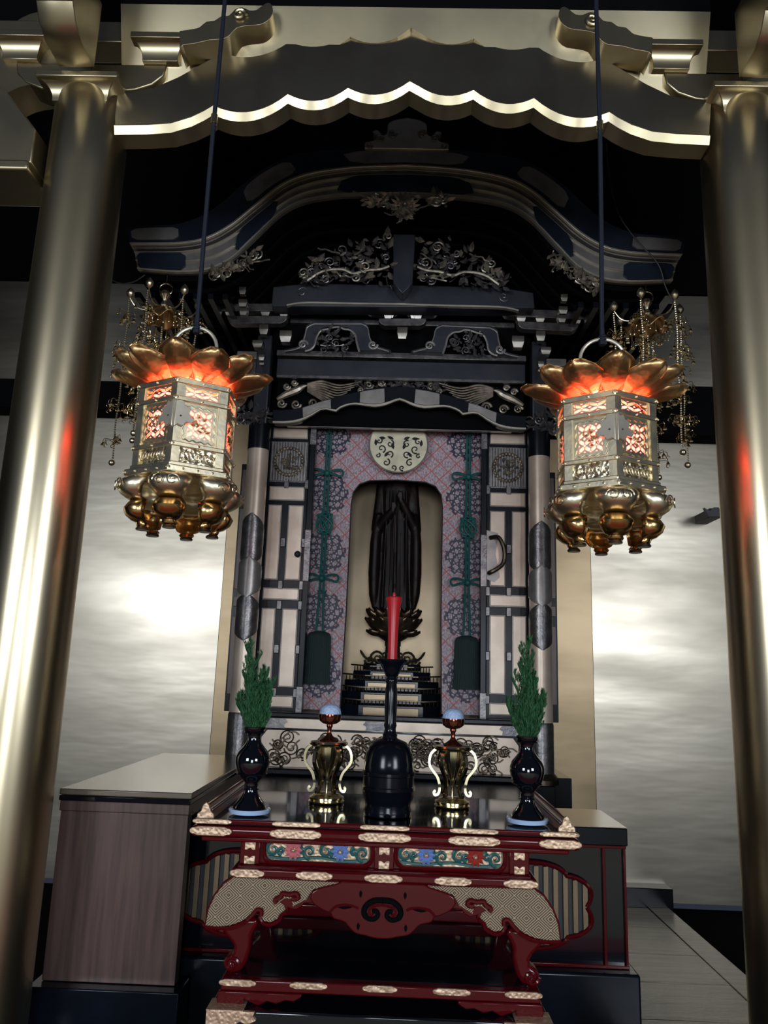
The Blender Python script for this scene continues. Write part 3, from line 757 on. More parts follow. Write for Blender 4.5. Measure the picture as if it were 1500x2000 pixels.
# crest
cr = cat([(712, 294), (714, 282), (730, 278), (735, 268), (727, 262), (738, 258), (748, 268), (756, 262), (758, 246), (772, 238), (795, 234)], 4)
MB().prism(whole(cr, RY-.02), RY-.04, RY+.05).build('crest', M['bead'], sh, bevel=.008, smooth=40)
k = MB()
for s in (-1, 1):
    for (px, py, r) in ((741, 270, .024), (766, 262, .026), (722, 286, .018)):
        x, z = XZ(px, py, RY-.04); k.spiral(x if s < 0 else 2*XS-x, z, RY-.045, r, 1.4, .006, hand=s)
k.build('crest_scroll', M['old_gold'], sh, kind='stuff')
# chrysanthemum pendant
fx, fz = XS, XZ(792, 408, RY)[1]
g = thing_ = None
pend = MB().lathe([(.0, 0), (.030, .004), (.045, .018), (.050, .03)], (0, 0, 0), 24)
pend.v = [(fx+x, RY-.03+z, fz+y) for x, y, z in pend.v]
po = pend.build('pendant', M['carving'], sh)
fp = MB()
for ring_, (n, r0, L, W) in enumerate(((16, .030, .060, .022), (12, .014, .038, .018))):
    for i in range(n):
        a = 2*math.pi*i/n+ring_*.2; d = (math.cos(a), -.15, math.sin(a))
        fp.leaf((fx+r0*d[0], RY-.03-.012*ring_, fz+r0*d[2]), d, L, W, .006)
fp.ball((fx, RY-.05, fz), .014, 10, 6)
fp.build('chrysanthemum', M['carving'], po)
def foliage(name, region, n, size, Y, mt, seed, parent=None, depth=.05, swirl=6, sym_=False):
    r_ = random.Random(seed); f_ = MB()
    for i in range(n):
        for _ in range(20):
            x, z = region(r_)
            break
        a = r_.uniform(0, 6.28); L = size*r_.uniform(.6, 1.5); y = Y-r_.uniform(0, depth)
        f_.leaf((x, y, z), (math.cos(a), r_.uniform(-.4, .1), math.sin(a)), L, L*.5, L*.12)
    for i in range(swirl):
        x, z = region(r_); f_.spiral(x, z, Y-r_.uniform(0, depth), size*r_.uniform(.5, .9), 1.5, size*.13, hand=r_.choice((-1, 1)), a0=r_.uniform(0, 6))
    for i in range(swirl):
        x, z = region(r_); pts = [(x, Y-depth*.4, z)]
        a = r_.uniform(0, 6.28)
        for j in range(5): a += r_.uniform(-.7, .7); pts.append((pts[-1][0]+size*.6*math.cos(a), Y-depth*r_.random(), pts[-1][2]+size*.35*math.sin(a)))
        f_.tube(cat(pts, 3), size*.1, 5)
    return f_.build(name, mt, parent or sh, kind='stuff')
def boxreg(px0, py0, px1, py1, Y, s=-1):
    a = XZ(px0, py1, Y); b = XZ(px1, py0, Y)
    def f_(r_):
        x = r_.uniform(a[0], b[0]); z = r_.uniform(a[1], b[1]); return (x if s < 0 else 2*XS-x, z)
    return f_
for s in (-1, 1):
    foliage('pendant_leaf_spray', boxreg(712, 388, 762, 406, RY, s), 26, .045, RY-.02, M['carving'], 11+s, depth=.03, swirl=2)
    foliage('pendant_tip', boxreg(770, 415, 792, 432, RY, s), 12, .035, RY-.02, M['carving'], 21+s, depth=.02, swirl=1)
    # scroll carving under the foot of the gable
    def reg(r_, s=s):
        t_ = r_.random(); px = 412+92*t_; py = 536-48*t_**1.6+r_.uniform(-4, 14)*(1-.3*t_); x, z = XZ(px, py, RY+.03)
        return (x if s < 0 else 2*XS-x, z)
    foliage('gable_foot_carving', reg, 60, .042, RY+.04, M['carving'], 31+s, depth=.05, swirl=7)
    # pine and crane relief in the tympanum
    def reg2(r_, s=s):
        t_ = r_.random(); px = 590+172*t_; top = 548-78*min(1, t_*1.5)**.7; py = r_.uniform(top, 553); x, z = XZ(px, py, 4.12)
        return (x if s < 0 else 2*XS-x, z)
    foliage('tympanum_carving', reg2, 110, .045, 4.14, M['steel'], 41+s, depth=.08, swirl=12)
    foliage('tympanum_highlights', reg2, 22, .05, 4.07, M['carving'], 51+s, depth=.03, swirl=4)
    br = MB(); pts = [XZ(px, py, 4.06) for px, py in ((600, 548), (630, 530), (668, 526), (690, 534), (716, 528), (742, 526), (760, 520))]
    br.tube(cat([(x if s < 0 else 2*XS-x, 4.06, z) for x, z in pts], 4), .009, 6); br.build('pine_branch', M['carving'], sh)
# king post and rainbow beam
hp = whole([(768, 466), (768, 560), (776, 572), (790, 582)], 4.10)
MB().prism(hp, 4.05, 4.14).build('king_post', M['satin'], sh, bevel=.006)
x0 = XZ(530, 575, 4.15)[0]; zt = XZ(790, 556, 4.15)[1]; zb = XZ(790, 596, 4.15)[1]
MB().prism(whole([(530, 598), (533, 560), (600, 553), (790, 556), ][0:4], 4.15)[:-1] + [(2*XS-x0, zb)], 4.15, 4.26).build('rainbow_beam', M['satin'], sh, bevel=.006)
MB().band(whole(cat([(560, 595), (600, 590), (700, 592), (790, 593)], 4), 4.14), whole(cat([(560, 598), (600, 593), (700, 595), (790, 596)], 4), 4.14), 4.135, 4.16).build('beam_gold_edge', M['bead'], sh)
for s in (-1, 1):
    x, z = XZ(590, 570, 4.14); MB().spiral(x if s < 0 else 2*XS-x, z, 4.145, .035, 1.3, .004, hand=-s).build('beam_scroll', M['steel'], sh)
# --- bracket sets
GB = 4.28
def block(px, py_t, py_b, wpx, s, Y=GB, par=None, name='bearing_block'):
    x, zt_ = XZ(px, py_t, Y); _, zb_ = XZ(px, py_b, Y); w2 = wpx*Y/1480/2; x = x if s < 0 else 2*XS-x
    h = zt_-zb_; mb = MB(); vs = []
    for hw, z in ((w2*.72, zb_), (w2*.80, zb_+h*.12), (w2*.98, zb_+h*.45), (w2, zb_+h*.5), (w2, zt_)):
        vs += [(x-hw, Y-hw, z), (x+hw, Y-hw, z), (x+hw, Y+hw, z), (x-hw, Y+hw, z)]
    fs = [(0,3,2,1), (16,17,18,19)]+[(4*i+j, 4*i+(j+1) % 4, 4*i+4+(j+1) % 4, 4*i+4+j) for i in range(4) for j in range(4)]
    return mb.add(vs, fs).build(name, M['gilt'], par, bevel=.002)
def arm(px0, px1, py_t, py_b, s, Y=GB, par=None):
    r = (py_b-py_t)
    q = [(px0, py_t), (px0, py_t+r*.4), (px0+r*.35, py_t+r*.8), (px0+r*.8, py_b), (px1-r*.8, py_b), (px1-r*.35, py_t+r*.8), (px1, py_t+r*.4), (px1, py_t)]
    z = xzs(q, Y); z = [(x if s < 0 else 2*XS-x, b) for x, b in z]
    return MB().prism(z, Y-.03, Y+.03).build('bracket_arm', M['steel'], par, bevel=.003)
def bracket_group(name, s, arms, blocks):
    o = arm(*arms[0], s, par=sh); o.name = name
    for a in arms[1:]: arm(*a, s, par=o)
    for b in blocks: block(b[0], b[1], b[2], b[3], s, par=o, Y=(b[4] if len(b) > 4 else GB))
for s in (-1, 1):
    bracket_group('bracket_set', s, [(418, 592, 597, 612), (446, 562, 621, 636)],
        [(451, 607, 620, 20), (520, 607, 620, 20), (556, 608, 621, 20), (517, 637, 656, 20), (475, 563, 577, 15, 4.10), (476, 588, 602, 19, 4.10), (477, 604, 618, 17, 4.10),
         (505, 668, 682, 22, 4.2), (512, 694, 706, 13, 4.2), (512, 709, 715, 11, 4.2), (560, 650, 672, 26)])
    bracket_group('bracket_set', s, [(715, 780, 602, 616)], [(762, 611, 624, 18)])
bracket_group('bracket_set', -1, [(740, 832, 626, 640)], [(786, 643, 665, 22), (758, 612, 625, 18), (816, 613, 626, 18)])
# panel behind the brackets
MB().box(XS-.80, XS+.80, 4.40, 4.43, XZ(790, 690, 4.4)[1], XZ(790, 560, 4.4)[1]).build('frieze_board', M['void'], sh)
zr = XZ(790, 628, 4.36)[1]
MB().box(XS-.70, XS+.70, 4.37, 4.40, zr-.02, zr+.015).build('frieze_rail', M['steel'], sh, bevel=.004)
# frog-leg struts
for s in (-1, 1):
    out = cat([(556, 686), (575, 683), (588, 676), (596, 655), (600, 640), (614, 633)], 3)+[(706, 633)]+cat([(706, 633), (718, 640), (722, 660), (732, 677), (748, 683), (764, 688)], 3)[1:]
    inn = [(702, 688)]+cat([(702, 688), (697, 670), (694, 655), (684, 645), (672, 643), (662, 639), (650, 640), (640, 643), (626, 647), (618, 660), (614, 675), (606, 683), (596, 686)], 3)[1:]
    a = xzs(out+inn, 4.30); a = [(x if s < 0 else 2*XS-x, z) for x, z in a]
    st = MB().prism(a, 4.27, 4.33).build('frog_leg_strut', M['satin'], sh, bevel=.003)
    ip = xzs(inn, 4.27); MB().tube([(x if s < 0 else 2*XS-x, 4.268, z) for x, z in ip], .007, 6).build('inner_edge', M['old_gold'], st)
    op_ = xzs(out[:-1], 4.27); MB().tube([(x if s < 0 else 2*XS-x, 4.268, z) for x, z in op_], .004, 6).build('outer_edge', M['old_gold'], st)
    for px in (592, 728):
        q = MB(); x, z = XZ(px, 674, 4.27); q.spiral(x if s < 0 else 2*XS-x, z, 4.265, .030, 1.4, .008, hand=(1 if px < 650 else -1)*-s); q.build('scroll', M['old_gold'], st)
    foliage('strut_carving', boxreg(622, 648, 690, 684, 4.3, s), 46, .035, 4.30, M['steel'], 61+s, parent=st, depth=.04, swirl=5)
# --- beams above the doors
def rail(name, py0, py1, pxl, y0, y1, mt, **k):
    zt_ = XZ(790, py0, y0)[1]; zb_ = XZ(790, py1, y0)[1]; hw = XS-XZ(pxl, (py0+py1)/2, y0)[0]
    return MB().box(XS-hw, XS+hw, y0, y1, zb_, zt_).build(name, mt, sh, **k)
rail('upper_tie_beam', 689, 700, 540, 4.33, 4.42, M['steel'], bevel=.003)
rail('tie_beam', 706, 741, 540, 4.34, 4.42, M['satin'], bevel=.004)
rail('tie_beam_edge', 738, 743, 540, 4.335, 4.36, M['steel'])
for s in (-1, 1):
    for nm, a, b, mt in (('beam_end', 686, 700, M['old_gold']), ('outer_beam', 706, 738, M['steel'])):
        x0, z0 = XZ(462, b, 4.36); x1, z1 = XZ(506, a, 4.36)
        if s > 0: x0, x1 = 2*XS-x1, 2*XS-x0
        MB().box(x0, x1, 4.36, 4.42, z0, z1).build(nm, mt, sh, bevel=.006)
rail('carving_back', 741, 835, 540, 4.41, 4.44, M['void'])
# birds among clouds
for s in (-1, 1):
    mx = lambda x: x if s < 0 else 2*XS-x
    bird = MB(); bp = [XZ(px, py, 4.36) for px, py in ((541, 780), (560, 770), (580, 762), (592, 755), (604, 752))]
    bird.tube(cat([(mx(x), 4.36, z) for x, z in bp], 4), [.006+.018*math.sin(math.pi*min(1, i/16+.1)) for i in range(17)], 8)
    bo = bird.build('crane_body', M['carving'], sh)
    for k in range(9):
        fpts = cat([(600, 750+k*1.3), (628, 744+k*4.2), (664-k*2, 752+k*4.6), (706-k*7, 744+k*5.2)], 5)
        q = [XZ(px, py, 4.34) for px, py in fpts]
        MB().tube([(mx(x), 4.345+.003*k, z) for x, z in q], [.0085*(1-.6*i/(len(q)-1)) for i in range(len(q))], 6).build('wing_feather', M['carving'], bo)
    ck = MB()
    for px, py, r in ((550, 788, .028), (578, 790, .030), (612, 787, .032), (560, 755, .022), (575, 748, .02), (720, 752, .028), (745, 748, .022), (770, 756, .024), (705, 762, .02), (625, 752, .02)):
        x, z = XZ(px, py, 4.37); ck.spiral(mx(x), z, 4.37, r, 1.6, .008, hand=s)
    ck.build('cloud_scrolls', M['carving'], sh, kind='stuff')
    foliage('frieze_foliage', boxreg(690, 745, 786, 762, 4.38, s), 40, .03, 4.38, M['steel'], 71+s, depth=.03, swirl=4)
lt = cat([(533, 800), (560, 800), (585, 796), (635, 781), (685, 768), (733, 757), (790, 754)], 4)
lb_ = cat([(533, 825), (560, 825), (585, 821), (610, 810), (630, 799), (656, 803)], 4)+cat([(656, 803), (667, 795), (690, 789), (720, 792), (735, 793), (755, 789), (773, 782), (790, 779)], 4)[1:]
def resample(p, n):
    d = [0]
    for a, b in zip(p, p[1:]): d.append(d[-1]+math.dist(a, b))
    out = []
    for i in range(n):
        t_ = d[-1]*i/(n-1); j = max(k for k in range(len(d)) if d[k] <= t_+1e-9); j = min(j, len(p)-2)
        f_ = (t_-d[j])/max(1e-9, d[j+1]-d[j]); out.append((p[j][0]+(p[j+1][0]-p[j][0])*f_, p[j][1]+(p[j+1][1]-p[j][1])*f_))
    return out
LT = whole(resample(lt, 28), 4.33); LB = whole(resample(lb_, 28), 4.33)
MB().band(LT, LB, 4.33, 4.40).build('cusped_lintel', M['navy'], sh, bevel=.003)
MB().band(lerp(LT, LB, .93), lerp(LT, LB, 1.06), 4.322, 4.34).build('lintel_edge', M['bead'], sh)
nn = len(LT)
for i0, i1 in ((6, 12), (18, 23), (nn-13, nn-7), (nn-24, nn-19)): 
    MB().band([lerp(LT, LB, .12)[i] for i in range(i0, i1+1)], [lerp(LT, LB, .92)[i] for i in range(i0, i1+1)], 4.318, 4.332).build('lintel_fitting', M['old_gold'], sh, bevel=.003)
rail('door_head', 800, 834, 540, 4.44, 4.5, M['box'])
rail('door_head_edge', 833, 838, 560, 4.43, 4.46, M['old_gold'])
# --- columns
for s in (-1, 1):
    cx = XS+s*.846; r = .063; z0 = .93; z1 = XZ(510, 700, SY)[1]
    co_ = MB().lathe([(r, z0+.03), (r, XZ(510, 832, SY)[1])], (cx, SY, 0), 40).build('column', M['cream'], sh)
    MB().lathe([(r+.030, z0), (r+.030, z0+.025), (r+.012, z0+.05), (r+.006, z0+.055)], (cx, SY, 0), 32).build('column_base', M['bronze'], co_)
    MB().lathe([(r+.004, z0+.05), (r+.004, XZ(455, 1395, SY)[1]), (r, XZ(455, 1390, SY)[1])], (cx, SY, 0), 40).build('lower_sleeve', M['steel'], co_)
    MB().lathe([(r+.003, XZ(510, 880, SY)[1]), (r+.004, XZ(510, 875, SY)[1]), (r+.004, XZ(510, 832, SY)[1])], (cx, SY, 0), 40).build('upper_sleeve', M['navy'], co_)
    # engraved sleeves with pointed ends: wrapped leaf-shaped plates
    for (pa, pb, mt) in ((1005, 1108, 'steel'), (1090, 1168, 'carving'), (1160, 1252, 'steel')):
        zt_ = XZ(485, pa, SY)[1]; zb_ = XZ(485, pb, SY)[1]; nv = 24; vs = []; rows = 14
        for i in range(rows+1):
            u = i/rows; z = zt_+(zb_-zt_)*u; hwid = math.pi*.60*min(1, 3.0*min(u, 1-u)**.9+.03)
            for j in range(nv+1):
                a = -math.pi/2+hwid*(-1+2*j/nv); rr = r+(.006 if mt == 'carving' else .0035); vs.append((cx+rr*math.cos(a), SY+rr*math.sin(a), z))
        fs = [(i*(nv+1)+j, i*(nv+1)+j+1, (i+1)*(nv+1)+j+1, (i+1)*(nv+1)+j) for i in range(rows) for j in range(nv)]
        MB().add(vs, fs).build('engraved_sleeve', M['steel' if mt == 'steel' else 'old_gold'], co_, smooth=60)
    # carved capital and stub post above
    MB().box(cx-.045, cx+.045, SY-.045, SY+.045, XZ(510, 832, SY)[1]-.01, XZ(510, 660, SY)[1]).build('upper_post', M['satin'], co_, bevel=.006)
    foliage('carved_nose', (lambda r_, cx=cx, s=s: (cx+s*r_.uniform(-.06, .20), XZ(480, 815, SY)[1]+r_.uniform(-.045, .035))), 40, .05, SY-.02, M['steel'], 81+s, parent=sh, depth=.06, swirl=6)
# --- doors and jambs
DY = 4.52
def zD(py): return XZ(560, py, DY)[1]
a9 = XZ(772, 1100, DY)[0]
for s in (-1, 1):
    X = lambda px: XS+s*(XZ(772, 1100, DY)[0]-XZ(px, 1100, DY)[0])      # px on the left leaf
    def bx(mb, pa, pb, ya, yb, ta, tb):
        xa, xb = sorted((X(pa), X(pb))); return mb.box(xa, xb, ta, tb, zD(yb), zD(ya))
    dr = bx(MB(), 511, 594, 832, 1402, DY, DY+.03).build('door', M['navy'], sh, bevel=.003)
    dr['label'] = 'open panelled leaf on the left' if s < 0 else 'open panelled leaf on the right, with a looped handle'
    tall = [(988, 1132), (1190, 1341)]
    for ya, yb in tall:
        for pa, pb in ((519, 544), (559, 587)):
            bx(MB(), pa-1.3, pb+1.3, ya-1.5, yb+1.5, DY-.008, DY+.002).build('panel_moulding', M['old_gold'], dr, bevel=.002)
            bx(MB(), pa, pb, ya, yb, DY-.012, DY).build('tall_panel', M['cream'], dr, bevel=.004)
    for ya, yb in ((837, 856), (952, 977), (1150, 1171), (1360, 1381)):
        bx(MB(), 517.6, 588.4, ya-1.5, yb+1.5, DY-.008, DY+.002).build('panel_moulding', M['old_gold'], dr, bevel=.002)
        bx(MB(), 519, 587, ya, yb, DY-.012, DY).build('short_panel', M['cream'], dr, bevel=.004)
    bx(MB(), 516, 590, 863, 942, DY-.004, DY+.002).build('grille_back', M['steel'], dr)
    gr = MB()
    for i in range(13): bx(gr, 518+i*5.6, 520.4+i*5.6, 865, 940, DY-.014, DY-.002)
    gr.build('grille_bars', M['old_gold'], dr)
    md = MB(); cxm, czm = X(554), zD(903)
    md.tube([(cxm+.085*math.cos(q), DY-.02, czm+.085*math.sin(q)) for q in [2*math.pi*i/40 for i in range(41)]], .010, 6)
    for i in range(26):
        q = i*.2417; md.ball((cxm+.085*math.cos(q), DY-.028, czm+.085*math.sin(q)), .011, 6, 4)
    rr_ = random.Random(5+s)
    for i in range(30):
        q = rr_.uniform(0, 6.28); rad = rr_.uniform(0, .06); md.leaf((cxm+rad*math.cos(q), DY-.02, czm+rad*math.sin(q)), (math.cos(q*3), -.2, math.sin(q*3)), .03, .016)
    md.build('openwork_medallion', M['carving'], dr)
    for py in (946, 1060, 1143, 1182, 1268, 1353):
        for px in (551, 592):
            bx(MB(), px-5, px+5, py-9, py+9, DY-.013, DY+.0).build('joint_fitting', M['steel'], dr, bevel=.004)
    jb = bx(MB(), 595, 606, 832, 1402, DY-.03, DY+.06).build('door_jamb', M['navy'], sh, bevel=.003)
    for ya, yb in ((832, 870), (1035, 1135), (1340, 1402)):
        bx(MB(), 594.5, 606.5, ya, yb, DY-.035, DY-.028).build('jamb_sleeve', M['steel'], jb, bevel=.002)
    # folded outer leaf seen beyond the column
    ol_ = bx(MB(), 452, 474, 900, 1395, DY+.10, DY+.13).build('outer_leaf', M['black_rough'], sh, bevel=.003)
    for ya, yb in ((912, 975), (990, 1150), (1165, 1185), (1205, 1360)):
        bx(MB(), 455, 468, ya, yb, DY+.092, DY+.10).build('outer_panel', M['box'], ol_, bevel=.002)
    if s > 0:
        hx = X(588); hp_ = [(hx, DY-.02, zD(1040)), (hx+.045, DY-.05, zD(1040)), (hx+.075, DY-.06, zD(1058)), (hx+.082, DY-.06, zD(1078)), (hx+.070, DY-.06, zD(1092)), (hx+.035, DY-.06, zD(1102)), (hx, DY-.05, zD(1108)), (hx-.005, DY-.02, zD(1108))]
        MB().tube(cat(hp_, 4), .013, 8).build('looped_handle', M['bronze'], dr)
        MB().prism([(hx-.02, zD(1025)), (hx+.05, zD(1030)), (hx+.035, zD(1072)), (hx+.06, zD(1115)), (hx+.03, zD(1125)), (hx-.02, zD(1120))], DY-.017, DY-.011).build('handle_plate', M['old_gold'], dr)
    else:
        MB().ball((X(582), DY-.03, zD(1083)), .020, 10, 6).build('door_knob', M['ink'], dr)
# --- sill, wave panel and base
def rail2(name, py0, py1, hw, y0, y1, mt, **k):
    zt_ = XZ(770, py0, y0)[1]; zb_ = XZ(770, py1, y0)[1]
    return MB().box(XS-hw, XS+hw, y0, y1, zb_, zt_).build(name, mt, sh, **k)
MB().box(XS-.80, XS+.80, 4.42, 5.05, SF-.04, SF).build('shrine_floor', M['black'], sh)
rail2('sill', 1399, 1409, .80, 4.36, 4.46, M['navy'], bevel=.006)
rail2('sill_board', 1410, 1430, .78, 4.39, 4.44, M['cream'], bevel=.003)
for px in (735, 1002, 535):
    x = XZ(px, 1420, 4.385)[0]; zt_ = XZ(px, 1411, 4.385)[1] if px < 900 else XZ(770, 1411, 4.385)[1]
    zt_ = XZ(770, 1411, 4.385)[1]
    MB().prism([(x-.06, zt_), (x-.075, zt_-.018), (x-.055, zt_-.03), (x-.06, zt_-.052), (x+.06, zt_-.052), (x+.055, zt_-.03), (x+.075, zt_-.018), (x+.06, zt_)], 4.382, 4.391).build('sill_fitting', M['steel'], sh)
zt_ = XZ(770, 1434, 4.42)[1]; zb_ = XZ(770, 1505, 4.42)[1]
MB().box(XS-.78, XS+.78, 4.44, 4.5, .93, SF-.03).build('base_board', M['black_rough'], sh)
wp_ = MB().prism([(XS-.70, zb_), (XS-.72, zb_+.03), (XS-.72, zt_-.04), (XS-.69, zt_), (XS+.69, zt_), (XS+.72, zt_-.04), (XS+.72, zb_+.03), (XS+.70, zb_)], 4.42, 4.44).build('wave_panel', M['cream'], sh)
r_ = random.Random(12); wv = MB()
for i in range(95):
    x = XS+r_.uniform(-.66, .66); z = r_.uniform(zb_+.02, zt_-.02)
    wv.spiral(x, z, 4.415, r_.uniform(.022, .045), r_.uniform(1.4, 2.4), .0045, hand=r_.choice((-1, 1)), a0=r_.uniform(0, 6))
    a = r_.uniform(-.35, .35); L = r_.uniform(.06, .14)
    wv.tube([(x+L*(j/6-.5), 4.414, z+.02*math.sin(j*.9+i)+a*L*(j/6)) for j in range(7)], .0045, 5)
wv.build('wave_tracery', M['bronze'], wp_, kind='stuff')
rail2('base_moulding', 1509, 1522, .80, 4.34, 4.44, M['navy'], bevel=.008)
MB().box(XS-.72, XS+.72, 3.62, 4.30, FZ, .928).build('front_plinth', M['black_rough'], sh, bevel=.004)
MB().box(XS-.90, XS+.90, 4.31, 5.1, FZ, .928).build('shrine_plinth', M['black_rough'], sh, bevel=.004)
for s in (-1, 1): 
    xa, xb = sorted((XS+s*.86, XS+s*1.0)); MB().box(xa, xb, 4.36, 4.9, .80, XZ(1100, 1520, 4.36)[1]).build('side_plinth', M['black_rough'], sh, bevel=.003)
# interior niche
MB().box(XS-.62, XS+.62, 5.0, 5.03, SF, XZ(790, 838, 4.6)[1]+.2).build('niche_back', M['niche'], sh)
for s in (-1, 1):
    xa, xb = sorted((XS+s*.60, XS+s*.62)); MB().box(xa, xb, 4.60, 5.0, SF, XZ(790, 838, 4.6)[1]+.2).build('niche_side', M['niche'], sh)
MB().box(XS-.62, XS+.62, 4.56, 5.03, XZ(790, 838, 4.6)[1]+.02, XZ(790, 838, 4.6)[1]+.1).build('niche_ceiling', M['void'], sh)
MB().box(XS-.9, XS+.9, 5.03, 5.06, SF-.2, XZ(790, 640, 4.9)[1]).build('rear_board', M['void'], sh)
for s in (-1, 1):
    xa, xb = sorted((XS+s*.63, XS+s*.90)); MB().box(xa, xb, 4.66, 4.69, SF-.2, XZ(790, 640, 4.66)[1]).build('side_board', M['void'], sh)

# brocade hanging with arched opening
KY = 4.60
left_c = XZ(636, 1010, KY)[0]; right_c = 2*XS-left_c
cu = MB(); ztp = XZ(790, 838, KY)[1]; zbt = XZ(620, 1386, KY)[1]
hw = XS-XZ(597, 1100, KY)[0]
inn = xzs([(664, 1388), (676, 1200), (683, 1050), (686, 985), (690, 962), (702, 946), (722, 939), (780, 938)], KY)
inn[-1] = (XS, inn[-1][1]); op = inn+[(2*XS-x, z) for x, z in reversed(inn[:-1])]
op[0] = (op[0][0], zbt); op[-1] = (op[-1][0], zbt)
ring_ = [(XS-hw, zbt), (XS-hw, ztp), (XS+hw, ztp), (XS+hw, zbt)]+list(reversed(op))
cu.prism(ring_, KY, KY+.012)
per = XZ(636, 964, KY)[1]-XZ(636, 1078, KY)[1]
M['brocade'] = brocade(left_c-XS, right_c-XS, XZ(636, 964, KY)[1]-zbt-per/2, per)
tc_ = thing('brocade_hanging', 'pink and silver brocade hanging with red lattice and arched opening inside shrine', 'curtain', (XS, KY, zbt))
cu.build('cloth', M['brocade'], tc_, smooth=0)
MB().tube([(x, KY-.002, z) for x, z in op], .004, 6).build('opening_edge', M['ink'], tc_)

# silk cords with tassels
def silk(label, cx):
    zt0 = ztp; t = thing('tasselled_cord', label, 'tassel', (cx, KY-.03, zt0), 'green tasselled silk cords')
    Z = lambda py: XZ(632, py, KY-.03)[1]; Y = KY-.03; c_ = MB()
    for dx in (-.010, .010): c_.tube(cat([(cx+dx, Y, zt0), (cx+dx, Y, Z(925)), (cx+dx*1.2, Y, Z(985)), (cx+dx, Y, Z(1060)), (cx+dx, Y, Z(1130)), (cx+dx*2, Y, Z(1235))], 3), .0075, 6)
    c_.build('cord', M['teal'], t)
    for py in (925, 1130):
        b = MB(); z = Z(py)
        for s in (-1, 1):
            b.tube(cat([(cx, Y-.01, z), (cx+s*.045, Y-.01, z+.022), (cx+s*.088, Y-.01, z+.022), (cx+s*.100, Y-.01, z), (cx+s*.085, Y-.01, z-.018), (cx+s*.045, Y-.01, z-.006), (cx, Y-.01, z)], 4), .0075, 6)
        b.ball((cx, Y-.012, z), .020, 10, 6); b.build('bow', M['teal'], t)
    kn = MB(); z = Z(1022)
    pts = []
    for i in range(161):
        q = i/160*2*math.pi; pts.append((cx+(.034+.012*math.cos(7*q))*math.sin(4*q)*1.05, Y-.012-.006*math.sin(7*q), z+(.056+.008*math.cos(7*q))*math.cos(3*q)))
    kn.tube(pts, .0065, 6, cap=False)
    kn.tube([(cx+.046*math.cos(q), Y-.008, z+.066*math.sin(q)) for q in [2*math.pi*i/30 for i in range(31)]], .007, 6); kn.build('ornamental_knot', M['teal'], t)
    ts = MB(); z0, z1 = Z(1233), Z(1337)
    ts.lathe([(.03, z0), (.060, z0-.012), (.070, z0-.035), (.070, z0-.06), (.074, z1+.05), (.080, z1), (.0, z1+.004)], (cx, Y-.0, 0), 60, flute=30, fl=.03); ts.v = [(x, Y+(y-Y)*.38, z) for x, y, z in ts.v]
    ts.build('tassel_skirt', M['tassel'], t)
silk('green silk cord with tassel, left of the statue', left_c)
silk('green silk cord with tassel, right of the statue', right_c)

# hanging pierced disc
HY = 4.53
t = thing('pierced_disc', 'pale gilt openwork disc hanging before the head of the statue', 'ornament', (XS, HY, XZ(782, 887, HY)[1]))
hf = [(722, 868), (728, 884), (738, 902), (752, 918), (766, 926), (782, 929)]
q = cat([(782, 846), (752, 847), (732, 852), (723, 862), (722, 872), (728, 886), (738, 903), (752, 917), (766, 925), (782, 928)], 4)
a = xzs(q, HY); a[0] = (XS, a[0][1]); a[-1] = (XS, a[-1][1]); ol_ = a+[(2*XS-x, z) for x, z in reversed(a[1:-1])]
ol_ = [(XS+.182*math.cos(q), XZ(782, 869, HY)[1]+.178*math.sin(q)) for q in [2*math.pi*i/64 for i in range(64)]]
MB().prism(ol_, HY, HY+.014).build('plate', M['disc'], t, bevel=.003)
MB().tube([(x, HY-.002, z) for x, z in ol_+[ol_[0]]], .0045, 6).build('rim', M['old_gold'], t)
tr = MB(); zc = XZ(782, 884, HY)[1]
for s in (-1, 1):
    for dx, dz, r, h in ((.05, .05, .022, 1), (.10, .02, .024, -1), (.05, -.01, .020, -1), (.07, -.06, .022, 1), (.025, -.09, .016, -1), (.115, .065, .018, 1), (.12, -.02, .014, 1)):
        tr.spiral(XS+s*dx*1.05, zc+dz*1.1, HY-.002, r*1.15, 1.1, .0048, hand=s*h, a0=h*1.2)
    for dx, dz, a_ in ((.03, .085, .4), (.08, .09, .1), (.03, .02, 1.3), (.085, -.03, 2.2), (.14, .04, 1.5)):
        tr.leaf((XS+s*dx, HY-.001, zc+dz), (s*math.cos(a_), 0, math.sin(a_)), .045, .020, .001)
tr.build('openwork', M['ink'], t)
MB().tube([(XS, HY+.006, XZ(782, 850, HY)[1]), (XS, HY+.006, ztp+.06)], .004, 6).build('hanger', M['teal'], t)

# statue
STY = 4.80
def Zs(py): return XZ(782, py, STY)[1]
zf = Zs(1203); t = thing('statue', 'dark wooden robed standing holy figure on a lotus, head behind the disc', 'statue', (XS, STY, zf-.02))
body = MB(); rows = [(1205, .150, .10), (1190, .158, .11), (1150, .150, .115), (1100, .135, .11), (1060, .128, .108), (1020, .132, .105), (985, .145, .105), (960, .150, .10), (945, .135, .09), (935, .095, .075), (928, .050, .05), (915, .042, .045)]
seg = 72; vs = []
for py, a_, b_ in rows:
    z = Zs(py)
    for k in range(seg):
        q = 2*math.pi*k/seg; fold = 1+.055*math.sin(11*q+z*3)*(1 if py > 960 else .3)+.03*math.sin(23*q+z*6)*(py > 960)
        vs.append((XS+a_*fold*math.cos(q), STY+b_*fold*math.sin(q), z))
fs = [(i*seg+k, i*seg+(k+1) % seg, (i+1)*seg+(k+1) % seg, (i+1)*seg+k) for i in range(len(rows)-1) for k in range(seg)]+[tuple(range(seg)), tuple((len(rows)-1)*seg+k for k in range(seg))]
body.add(vs, fs)
